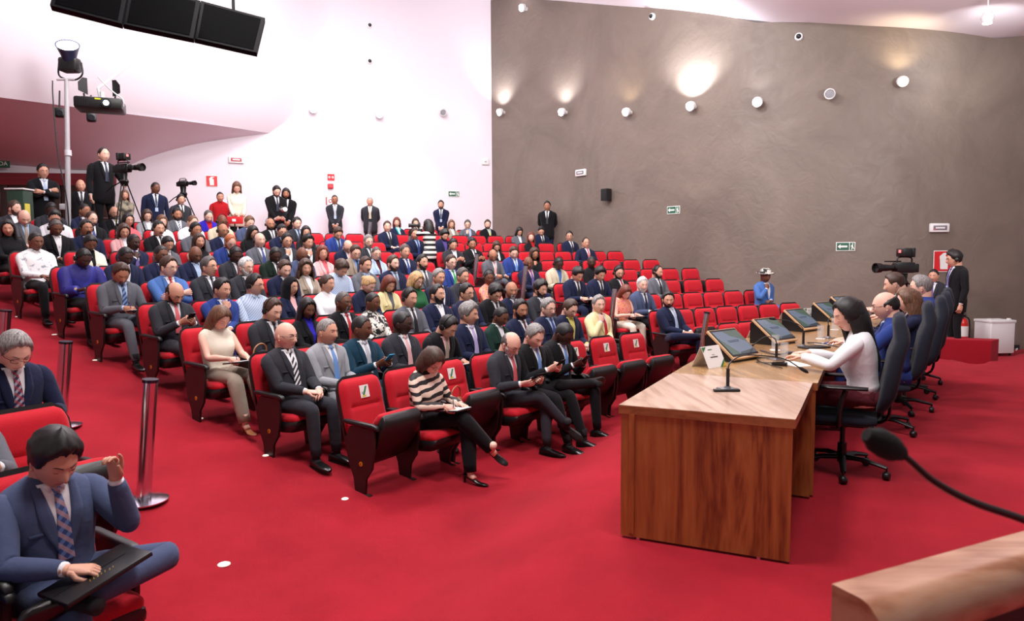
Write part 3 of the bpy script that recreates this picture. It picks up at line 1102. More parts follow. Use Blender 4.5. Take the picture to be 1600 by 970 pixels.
    if hb.n:
        hb.build('headscarf' if hs == 'v' else 'hair', cloth_mat('black') if hs == 'v' else hm, root, angle=None)
    # --- beard
    bf = [c for c in S['flags'] if c in 'BYM']
    if bf:
        nt2, np2 = (40, 48) if near else (22, 28)
        th, ph = pgrid(nt2, np2)
        z = .118 * np.cos(th)
        x0 = .0775 * np.sin(th) * np.sin(ph)
        a = np.degrees(np.abs(ph))
        mouth = np.exp(-(x0 / .024) ** 2 - ((z + .070) / .0085) ** 2)
        if 'B' in bf:
            top = interp_a(ph, [(0, -.050), (14, -.052), (24, -.068), (45, -.052), (62, -.018), (76, -.005), (82, -.3), (180, -.3)])
            edge = np.where(mouth > .45, -.01, top - z)
        elif 'Y' in bf:
            edge = np.where((np.abs(x0) < .030) & (z < -.050) & (mouth < .45), .012 * np.ones_like(z), -.01)
        else:
            edge = np.where((np.abs(x0) < .026) & (z < -.048) & (z > -.064), .012 * np.ones_like(z), -.01)
        t_ = np.clip(edge / .012, 0, 1) * (.006 if 'B' in bf else .0045)
        x, y, z2 = head_pt(th, ph, g, 0)
        r_ = np.stack([x, y, z2], -1)
        nrm = r_ / (np.linalg.norm(r_, axis=-1, keepdims=True) + 1e-9)
        V = (r_ + nrm * np.where(edge > -.002, t_ + .0012, -.004)[..., None]).reshape(-1, 3)
        keep = edge > -.001
        Fc = []
        for i in range(nt2 - 1):
            for j in range(np2):
                q = [(i, j), (i + 1, j), (i + 1, (j + 1) % np2), (i, (j + 1) % np2)]
                if sum(keep[k] for k in q) >= 2:
                    Fc.append(tuple(k * np2 + l for k, l in q))
        if Fc:
            MB().add(T(V), Fc).build('beard' if 'M' not in bf else 'moustache', hair_mat(S.get('bc', S['hc'])), root, angle=None)
    if 'G' in S['flags']:
        gb = MB()
        fr = []
        for sd in (-1, 1):
            cx = sd * .031
            cy = front_y(.031, 0, g) + .016
            P = [T([(cx + .0215 * math.cos(a) * 1.02, cy - .010 * abs(.0215 * math.cos(a) + sd * .010) / .03, -.001 + .0165 * math.sin(a))])[0] for a in np.linspace(0, 2 * math.pi, 15)]
            gb.tube(P, .0018, 5, up=R[:, 1])
            gb.tube([T([q])[0] for q in ((sd * .052, cy - .012, .004), (sd * .073, cy - .04, .006), (sd * .0805, -.01, .006), (sd * .079, -.022, -.004))], .0017, 5)
        cy = front_y(0, 0.004, g) + .004
        gb.tube([T([q])[0] for q in ((-.011, cy + .003, .004), (0, cy + .006, .006), (.011, cy + .003, .004))], .0016, 5)
        gb.build('glasses', BLACK_PL if S.get('gc') != 'light' else STEEL, root, angle=None)
    if 'H' in S['flags']:
        hb = MB()
        P = [T([(.092 * math.sin(a), -.006 - .01 * math.cos(a), .018 + .118 * math.cos(a))])[0] for a in np.linspace(-1.45, 1.45, 13)]
        hb.tube(P, [(.006, .003)] * 13, 6, up=R[:, 1])
        for sd in (-1, 1):
            q = MB().lathe([(.0, -.011), (.022, -.011), (.030, -.006), (.030, .006), (.024, .011), (0, .011)], (sd * .093, -.006, -.008), 16, axis=(1, 0, 0))
            hb.add(T(np.concatenate(q.v)), q.f)
        hb.build('headset', BLACK_PL, root)
    if 'Q' in S['flags']:  # brimmed hat
        hb = MB()
        q = MB().lathe([(.001, .135), (.055, .132), (.088, .105), (.094, .05), (.135, .040), (.160, .052), (.160, .046), (.135, .032), (.09, .038)], (0, -.005, .008), 28)
        hb.add(T(np.concatenate(q.v)), q.f)
        hb.build('brimmed_hat', PATTERNS['p_floral'](), root)
    # --- clothes
    of = S['outfit']
    col = cloth_mat(S['col'])
    shc = cloth_mat(S['shirt']) if S['shirt'] else None
    seg = 28 if near else 16
    k = 1.0 if g == 'm' else .84
    def sleeves(mb, r0=1.0, end=.93, upto=None, puff=0):
        for sd in (1, -1):
            sh, E, Wp = arms[sd]
            a0 = sh - (E - sh) * .03 - np.array((sd * .035, 0, -.004))
            P = [a0, sh + (E - sh) * .12, sh + (E - sh) * .55, E - (E - sh) * .04, E + (Wp - E) * .12, E + (Wp - E) * .55, E + (Wp - E) * end]
            rr = [.050, .066, .060, .053, .053, .047 + puff, .037 + puff * .4]
            if upto:
                P, rr = P[:3], [.05, .064, .064]
            mb.tube(P, [r * k * r0 for r in rr], 16 if near else 9, 0, sub=3 if near else 2)
    garment = {'suit': 'jacket', 'jacket': 'jacket', 'shirt': 'shirt', 'blouse': 'blouse', 'sleeveless': 'top', 'tee': 'shirt', 'robe': 'robe', 'dress': 'dress', 'sweater': 'sweater'}[of]
    jb = MB()
    B.torso(jb, 0, seg, lo=-9 if S['stand'] else (-.05 if S['lean'] > -1 else -.0))
    if of == 'sleeveless':
        pass
    elif of == 'tee':
        sleeves(jb, upto=1)
    elif of == 'robe':
        sleeves(jb, 1.35, .62)
    else:
        sleeves(jb, .92 if of in ('shirt', 'blouse', 'sweater') else 1.0, .955 if of in ('shirt', 'blouse', 'sweater') else .90, puff=.012 if of == 'blouse' else 0)
    if of in ('suit', 'jacket'):
        if near and S['tie'] or near:
            pass
        # lapels and front edge
        v0 = .17 if g == 'm' else .15
        top = .497
        wv = .060 if g == 'm' else .050
        V_ = lambda q: max(.003, wv * ((q - v0) / (top - v0)) ** .85)
        for sd in (-1, 1):
            pr = []
            for q in np.linspace(v0 - .01, top, 7):
                w = V_(max(q, v0 + 1e-4))
                lw = .046 * math.sin(min(1, max(.02, (q - v0) / (top - v0 - .03))) * 2.5) + .006
                pr.append((q, sd * (w - .002), sd * (w + lw)) if sd > 0 else (q, sd * (w + lw), sd * (w - .002)))
            B.patch(jb, pr, .0105, 0, 4)
        if near:
            jb.box(tuple(B.front(.30, .10, .006)), (.07, .008, .016), 0)
            for q in (.15, .09):
                P_ = B.front(q, .008, .002)
                jb.sphere(tuple(P_), (.008, .005, .008), 8, 5)
    jo = jb.build(garment, col, root, angle=None)
    if of in ('suit', 'jacket'):
        sb = MB()
        v0 = .17 if g == 'm' else .15
        top = .497
        wv = .060 if g == 'm' else .050
        pr = [(q, -max(.003, wv * ((q - v0) / (top - v0)) ** .85) - .004, max(.003, wv * ((q - v0) / (top - v0)) ** .85) + .004) for q in np.linspace(v0 + .001, top + .012, 7)]
        B.patch(sb, pr, .0055, 0, 7)
        collar(sb, B, k, R)
        for sd in (1, -1):
            sh, E, Wp = arms[sd]
            if g == 'm':
                sb.tube([E + (Wp - E) * .86, E + (Wp - E) * .965], [.033, .031], 12 if near else 8)
        sb.build('dress_shirt' if g == 'm' else 'blouse', shc, root, angle=None)
    elif of in ('shirt', 'tee', 'robe'):
        sb = MB()
        collar(sb, B, k, R)
        if near:
            for q in np.linspace(.05, .45, 7):
                sb.sphere(tuple(B.front(q, 0, .002)), (.005, .003, .005), 6, 4)
        sb.build('collar', col if not S['shirt'] or S['shirt'] == S['col'] else shc, root, angle=None)
    if S['tie'] and of in ('suit', 'jacket', 'shirt'):
        tb = MB()
        if S['tie'] == 'scarf':
            pass
        B.patch(tb, [(.105, -.006, .006), (.125, -.036, .036), (.22, -.032, .032), (.35, -.024, .024), (.46, -.014, .014)] if of == 'shirt' else [(.165, -.034, .034), (.22, -.032, .032), (.35, -.024, .024), (.46, -.014, .014)], .012, 0, 6)
        kn = B.front(.485, 0, .012)
        tb.tube([B.front(.462, 0, .010), kn, B.front(.508, 0, .010)], [(.013, .009), (.019, .011), (.017, .009)], 10, up=B.f)
        tb.build('tie', tie_mat(S['tie']), root, angle=None)
    if 'S' in S['flags']:  # scarf or coloured top panel at the neck
        q = MB()
        q.tube([B.front(.40, -.03, .006), B.front(.47, -.055, .012), B.neck - B.f * .05 + B.t * .01, B.front(.47, .055, .012), B.front(.40, .03, .006), B.front(.30, .015, .01)], .018, 8, sub=3)
        q.build('scarf', cloth_mat(S.get('scarf', 'black')), root, angle=None)
    if 'L' in S['flags']:  # lanyard with badge
        q = MB()
        q.tube([B.front(.5, -.06, .014), B.front(.35, -.03, .015), B.front(.20, 0, .014), B.front(.35, .03, .015), B.front(.5, .06, .014)], [(.004, .0012)] * 5, 4, up=B.f)
        q.slab(B.front(.13, -.03, .016), X, B.t, B.f, [(0, 0), (.06, 0), (.06, .08), (0, .08)], .003)
        q.build('lanyard_badge', mat('badge_blue', (170, 190, 220), .5), root)
    # --- legs
    tcol = cloth_mat(S['trousers'] or (S['col'] if of == 'suit' else 'black'))
    lg = S['legs']
    feet = {}
    tb = MB()
    sx = .085 if g == 'm' else .078
    if S['stand']:
        K = {sd: np.array((sd * (sx + .012), .02, .50)) for sd in (1, -1)}
        A = {sd: np.array((sd * (sx + .03), -.01, .10)) for sd in (1, -1)}
        FD = {sd: np.array((sd * .25, 1., 0)) for sd in (1, -1)}
    else:
        K = {sd: np.array((sd * (sx + .03), .43, .52)) for sd in (1, -1)}
        A = {sd: np.array((sd * (sx + .03), .47, .10)) for sd in (1, -1)}
        FD = {sd: np.array((sd * .15, 1., 0)) for sd in (1, -1)}
        if lg == 'out':
            A = {sd: np.array((sd * (sx + .04), .60, .10)) for sd in (1, -1)}
        elif lg == 'cross':   # right thigh over left knee
            K[1] = np.array((-.02, .44, .60)); A[1] = np.array((-.22, .62, .30)); FD[1] = np.array((-.35, .9, -.55)); A[-1] = np.array((-.06, .50, .10))
        elif lg == 'crossl':
            K[-1] = np.array((.02, .44, .60)); A[-1] = np.array((.22, .62, .30)); FD[-1] = np.array((.35, .9, -.55)); A[1] = np.array((.06, .50, .10))
        elif lg == 'four':    # left ankle laid on the right knee
            K[-1] = np.array((-.34, .36, .62)); A[-1] = np.array((.10, .44, .60)); FD[-1] = np.array((1, .25, -.05))
        elif lg == 'fourr':
            K[1] = np.array((.34, .36, .62)); A[1] = np.array((-.10, .44, .60)); FD[1] = np.array((-1, .25, -.05))
    for k_ in ('K', 'A', 'FD'):
        if k_ + '_' in S:
            {'K': K, 'A': A, 'FD': FD}[k_].update({q: np.array(v, float) for q, v in S[k_ + '_'].items()})
    fl = 1.0 if g == 'm' else .9
    wide = 1.0 if g == 'm' else .95
    if 'W' in S.get('cut', ''):
        wide = 1.35
    for sd in (1, -1):
        hp = H + np.array((sd * sx, -.02, -.01 if S['stand'] else .02))
        k1, a1 = K[sd], A[sd]
        v = k1 - hp; w = a1 - k1
        P = [hp - v / np.linalg.norm(v) * .04, hp + v * .25, hp + v * .65, k1 - v * .06, k1 + w * .08, k1 + w * .45, k1 + w * .97]
        rr = [.092, .094, .080, .068, .062 * (wide if wide > 1 else 1), .057 * wide, .046 * wide]
        if S['stand']:
            rr = [.094, .092, .076, .062, .060, .054, .047]
        if of == 'dress' or 'K' in S.get('cut', ''):
            pass
        tb.tube(P, [r * (.98 if g == 'm' else .92) for r in rr], 14 if near else 8, 0, sub=3 if near else 2, up=(1, 0, 0))
        feet[sd] = a1
    if S['stand']:
        tb.tube([H + np.array((0, -.0, -.10)), H + np.array((0, 0, .08))], [(.172, .115), (.160, .112)], 18, 0, up=(0, 1, 0))
    else:
        tb.tube([H + np.array((0, -.13, .0)), H + np.array((0, -.02, .012)), H + np.array((0, .12, .012))], [(.14, .08), (.172, .10), (.165, .088)], 18, 0, up=(0, 0, 1))
    tb.build('trousers' if 'K' not in S.get('cut', '') else 'tights', tcol, root, angle=None)
    for sd in (1, -1):
        shoe(root, feet[sd], FD[sd], g, fl, S.get('shoe', 'black'), near, K[sd], sk if g == 'f' else None, S['trousers'])
    return root, B, arms, T, hc

def collar(mb, B, k, R):
    r0, r1 = .066 * k + .004, .058 * k + .004
    a = np.linspace(0, 2 * math.pi, 16, endpoint=False)
    rings = []
    for r, q in ((r0 + .006, -.022), (r0, 0.0), (r1, .020), (r1 - .006, .021), (r1 - .006, 0)):
        c = B.neck + B.t * (q - .010) + B.f * .006
        rings.append(c + np.outer(np.sin(a) * r, (1, 0, 0)) + np.outer(np.cos(a) * r * 1.02, B.f) - np.outer(np.clip(np.cos(a), 0, 1) ** 6 * .016, B.t))
    mb.loft(rings, cap=False)
    for sd in (-1, 1):   # collar points
        P = [B.front(.502, sd * .010, .009), B.front(.466, sd * .030, .008), B.front(.506, sd * .052, .009)]
        Q = [p + B.f * .004 for p in P]
        mb.add(P + Q, [(0, 1, 2), (5, 4, 3), (0, 3, 4, 1), (1, 4, 5, 2), (2, 5, 3, 0)])

def shoe(root, ank, fd, g, sc, col, near, knee, skin, trousers):
    fd = np.array(fd, float); fd /= np.linalg.norm(fd)
    dn = np.array(ank) - np.array(knee)
    dn /= np.linalg.norm(dn)
    dn = dn - fd * (dn @ fd)
    dn /= np.linalg.norm(dn)
    A = np.array(ank, float)
    side = np.cross(fd, dn)
    h = .085
    sole = A + dn * h
    heel = g == 'f' and col != 'flat'
    mb = MB()
    secs = [(-.075, .026, .060), (-.055, .036, .075), (-.01, .038, .080), (.05, .040, .062), (.11, .047, .046), (.16, .046, .036), (.195, .034, .028), (.212, .012, .018)]
    rings = []
    a = np.linspace(0, 2 * math.pi, 14, endpoint=False)
    for x, w, ht in secs:
        lift = (.055 * max(0, 1 - (x + .075) / .17)) if heel else 0
        ht2 = ht * (.45 if heel else 1)
        c = sole + fd * x * sc * 1.0 - dn * (ht2 / 2 + lift)
        ex = .75
        rings.append(c + np.outer(np.sign(np.cos(a)) * np.abs(np.cos(a)) ** ex * w * sc * (.82 if heel else 1), side) + np.outer(np.sign(np.sin(a)) * np.abs(np.sin(a)) ** ex * ht2 / 2, dn))
    mb.loft(rings)
    if heel:
        mb.tube([sole + fd * -.055 - dn * .05, sole + fd * -.055], [.016, .011], 8)
    else:
        mb.tube([sole + fd * -.078 * sc - dn * .006, sole + fd * -.03 * sc - dn * .005, sole + fd * .10 * sc - dn * .005, sole + fd * .18 * sc - dn * .005, sole + fd * .212 * sc - dn * .005],
                [(.030, .008), (.041, .008), (.048, .008), (.044, .008), (.015, .007)], 8, up=dn)
    mb.build('shoe', mat('shoe_' + (col if isinstance(col, str) else 'x'), {'black': (14, 13, 14), 'brown': (60, 36, 24), 'tan': (150, 96, 60), 'flat': (30, 24, 24)}.get(col, (14, 13, 14)), .28), root, angle=40)
    sb = MB()
    sb.tube([A - dn * .10, A, A + dn * (.03 if not heel else .02) + fd * .01, sole + fd * .05 - dn * .045], [.036 * sc, .034 * sc, .036 * sc, (.032 * sc, .018)], 10, up=fd, sub=2)
    sb.build('ankle' if skin else 'sock', skin or mat('sock_dark', (20, 20, 24), .9), root, angle=None)
# ------------------------------------------------------------------ theatre seats (local frame: +Y is where the sitter faces)
SW = .250   # half the cushion width

def back_cushion_mesh():
    """tufted backrest cushion"""
    bm = MB()
    nx, nz = 22, 26
    def g(side):
        G = []
        for j in range(nz + 1):
            v = j / nz
            row = []
            for i in range(nx + 1):
                u = i / nx * 2 - 1
                # rounded upper corners
                hw = SW - .004
                if v > .80:
                    hw = SW - .004 - .07 * (1 - math.sqrt(max(0, 1 - ((v - .80) / .20) ** 2)))
                x = u * hw
                edge = min(1 - abs(u), v / .55 + .03, (1 - v) * 1.6)
                puff = .045 * math.sqrt(min(1, max(0, edge / .16)))
                cre = -.016 * math.exp(-((v - .58) / .022) ** 2) * (1 if abs(u) < .66 else math.exp(-((abs(u) - .66) / .08) ** 2))
                dim = -.012 * sum(math.exp(-((u - a) / .07) ** 2 - ((v - .58) / .05) ** 2) for a in (-.6, .6))
                tt = puff + cre + dim + .008 * math.exp(-((v - .3) / .18) ** 2) + .006 * math.exp(-((v - .78) / .12) ** 2)
                row.append((x, (tt if side else -.012), v * .62 - .01))
            G.append(row)
        return G
    A, Bk = g(1), g(0)
    bm.grid(A, flip=True); bm.grid(Bk)
    # close the rim
    ring = lambda G: [r[0] for r in G] + list(G[-1][1:-1]) + [r[-1] for r in G[::-1]] + list(G[0][-2:0:-1])
    ra, rb = ring(A), ring(Bk)
    n = len(ra)
    bm.add(ra + rb, [(i, (i + 1) % n, n + (i + 1) % n, n + i) for i in range(n)])
    return bm

def tilt(V, ang, off):
    """lean back about X and move"""
    c, s = math.cos(ang), math.sin(ang)
    V = np.asarray(V)
    return np.stack([V[:, 0], V[:, 1] * c - V[:, 2] * s, V[:, 1] * s + V[:, 2] * c], 1) + np.array(off)

BACK = math.radians(14)
BOFF = (0, -.155, .40)
SEAT = {}
def seat_meshes():
    b = back_cushion_mesh()
    b.v = [tilt(np.concatenate(b.v), BACK, BOFF)]
    SEAT['backrest'] = b.data('backrest', RED_SEAT, 50)
    # shell behind
    s = MB()
    rings = []
    for v, hw, th in ((-.02, .25, .035), (.1, .262, .045), (.4, .264, .045), (.52, .258, .04), (.60, .225, .03), (.635, .17, .02)):
        rings.append([(-hw, .0, v), (hw, .0, v), (hw, -th * .6, v), (hw * .85, -th, v), (-hw * .85, -th, v), (-hw, -th * .6, v)])
    s.loft(rings)
    s.v = [tilt(np.concatenate(s.v), BACK, (BOFF[0], BOFF[1] - .008, BOFF[2]))]
    SEAT['back_shell'] = s.data('back_shell', BLACK_PL, 40)
    # cushion, down
    def pan():
        p = MB()
        rings = []
        for y, hw, z0, z1 in ((-.20, .215, -.02, .045), (-.12, .232, -.03, .06), (.1, .236, -.03, .065), (.24, .236, -.028, .068), (.30, .228, -.02, .056), (.32, .21, -.005, .03)):
            a = np.linspace(0, 2 * math.pi, 20, endpoint=False)
            ca, sa = np.cos(a), np.sin(a)
            rings.append(np.stack([np.sign(ca) * np.abs(ca) ** .35 * hw, np.full(20, y), (z0 + z1) / 2 + np.sign(sa) * np.abs(sa) ** .6 * (z1 - z0) / 2], 1))
        return p.loft(rings)
    def under():
        p = MB()
        rings = []
        for y, hw, z0, z1 in ((-.21, .20, -.05, .0), (-.1, .235, -.11, .012), (.1, .242, -.13, .016), (.22, .242, -.12, .016), (.30, .235, -.085, .014), (.325, .22, -.04, .004)):
            a = np.linspace(0, 2 * math.pi, 20, endpoint=False)
            ca, sa = np.cos(a), np.sin(a)
            rings.append(np.stack([np.sign(ca) * np.abs(ca) ** .35 * hw, np.full(20, y), (z0 + z1) / 2 + np.sign(sa) * np.abs(sa) ** .5 * (z1 - z0) / 2], 1))
        return p.loft(rings)
    for key, ang, off in (('down', math.radians(3), (0, .03, .40)), ('up', math.radians(58), (0, .055, .455))):
        p = pan(); p.v = [tilt(np.concatenate(p.v), ang, off)]
        SEAT['cushion_' + key] = p.data('seat_cushion', RED_SEAT, 50)
        p = under(); p.v = [tilt(np.concatenate(p.v), ang, off)]
        SEAT['under_' + key] = p.data('seat_underside', BLACK_PL, 50)
    # standard: leg panel with foot plate
    for sd in (-1, 1):
        p = MB()
        prof = [(-.10, .62), (-.17, .50), (-.13, .30), (-.07, .17), (-.05, .03), (.07, .03), (.085, .17), (.16, .27), (.19, .42), (.20, .60), (.19, .62)]
        x0, x1 = (sd * .262, sd * .286)
        k = len(prof)
        V = [(x0, y, z) for y, z in prof] + [(x1, y, z) for y, z in prof]
        p.add(V, [tuple(range(k))[::-1], tuple(range(k, 2 * k))] + [(i, (i + 1) % k, (i + 1) % k + k, i + k) for i in range(k)])
        p.box((sd * .272, .005, .012), (.045, .26, .05), bev=.008)
        p.box((sd * .272, .0, -.06), (.03, .10, .14), bev=.004)
        SEAT['side_panel_%d' % sd] = p.data('side_panel', DARK_WOOD, 40)
        q = MB()
        rings = []
        for y, z, w, h in ((-.19, .655, .020, .012), (-.15, .652, .026, .020), (0, .645, .028, .022), (.17, .640, .028, .022), (.215, .634, .026, .020), (.235, .622, .018, .012)):
            a = np.linspace(0, 2 * math.pi, 12, endpoint=False)
            rings.append(np.stack([sd * .266 + np.sign(np.cos(a)) * np.abs(np.cos(a)) ** .6 * w, np.full(12, y), z + np.sign(np.sin(a)) * np.abs(np.sin(a)) ** .6 * h], 1))
        q.loft(rings)
        SEAT['armrest_%d' % sd] = q.data('armrest', BLACK_PL, 50)
    p = MB()
    p.lathe([(0, 0), (.021, 0), (.021, .003), (0, .003)], (0, 0, 0), 20, axis=(-1, 0, 0))
    SEAT['badge'] = p.data('row_badge', mat('orange_disc', (214, 130, 30), .4), 40)
    # reserved card on the backrest: paper, green and yellow tick
    p = MB()
    p.box((0, 0, 0), (.105, .003, .115), 0)
    gr = [(-.03, -.035), (.012, .045), (.034, .045), (-.008, -.035)]
    p.slab((0, .0022, 0), (1, 0, 0), (0, 0, 1), (0, 1, 0), [(-x, z) for x, z in gr], .0008, 1)
    p.slab((0, .0022, 0), (1, 0, 0), (0, 0, 1), (0, 1, 0), [(.045, -.05), (.02, -.035), (-.02, -.035), (.0, -.05)][::-1], .0008, 2)
    for z in (-.005, -.016):
        p.box((.022, .0024, z), (.03, .001, .003), 3)
    SEAT['card'] = p.data('reserved_card', [PAPER, mat('card_green', (40, 132, 84), .6), mat('card_yellow', (214, 196, 50), .6), mat('print_grey', (70, 74, 80), .7)], 40)
seat_meshes()
_letters = {}
def letter_mesh(ch, size):
    key = (ch, size)
    if key not in _letters:
        c = bpy.data.curves.new('letter', 'FONT')
        c.body = ch; c.size = size; c.extrude = .0008; c.align_x = 'CENTER'; c.align_y = 'CENTER'
        o = bpy.data.objects.new('letter', c)
        COL.objects.link(o)
        bpy.context.view_layer.update()
        me = bpy.data.meshes.new_from_object(o.evaluated_get(bpy.context.evaluated_depsgraph_get()))
        bpy.data.objects.remove(o)
        me.materials.clear()
        _letters[key] = me
    return _letters[key]

def text_obj(ch, size, name, mt, parent, loc, right, up):
    """lettering lying in a plane; right and up give the reading direction"""
    me = letter_mesh(ch, size).copy()
    me.materials.append(mt)
    o = link(bpy.data.objects.new(name, me))
    r, u = Vector(right).normalized(), Vector(up).normalized()
    n = r.cross(u)
    M_ = Matrix.Identity(4)
    for i in range(3):
        M_[i][0], M_[i][1], M_[i][2], M_[i][3] = r[i], u[i], n[i], loc[i]
    o.parent = parent
    o.matrix_local = M_
    return o

def make_seat(x, y, z, rz, label, group, used=True, card=False, badge=None, sc=.87, drop=0):
    r = empty('theatre_seat', (x, y, z), rz, sc)
    tag(r, label, 'seat', group)
    inst(SEAT['backrest'], 'backrest', r)
    inst(SEAT['back_shell'], 'back_shell', r)
    k = 'down' if used else 'up'
    inst(SEAT['cushion_' + k], 'seat_cushion', r)
    inst(SEAT['under_' + k], 'seat_underside', r)
    for sd in (-1, 1):
        inst(SEAT['side_panel_%d' % sd], 'side_panel', r)
        inst(SEAT['armrest_%d' % sd], 'armrest', r)
    if card:
        c = inst(SEAT['card'], 'reserved_card', r)
        M_ = Matrix.Translation((BOFF[0], BOFF[1], BOFF[2])) @ Matrix.Rotation(BACK, 4, 'X') @ Matrix.Translation((.0, .054, .47))
        c.matrix_local = M_
    if badge:
        sd = 1
        b = inst(SEAT['badge'], 'row_badge', r, (sd * .290, .03, .30))
        text_obj(badge, .030, 'row_letter', mat('letter_dark', (60, 30, 10), .5), b, (sd * .0042, 0, 0), (0, 1, 0), (0, 0, 1))
    return r
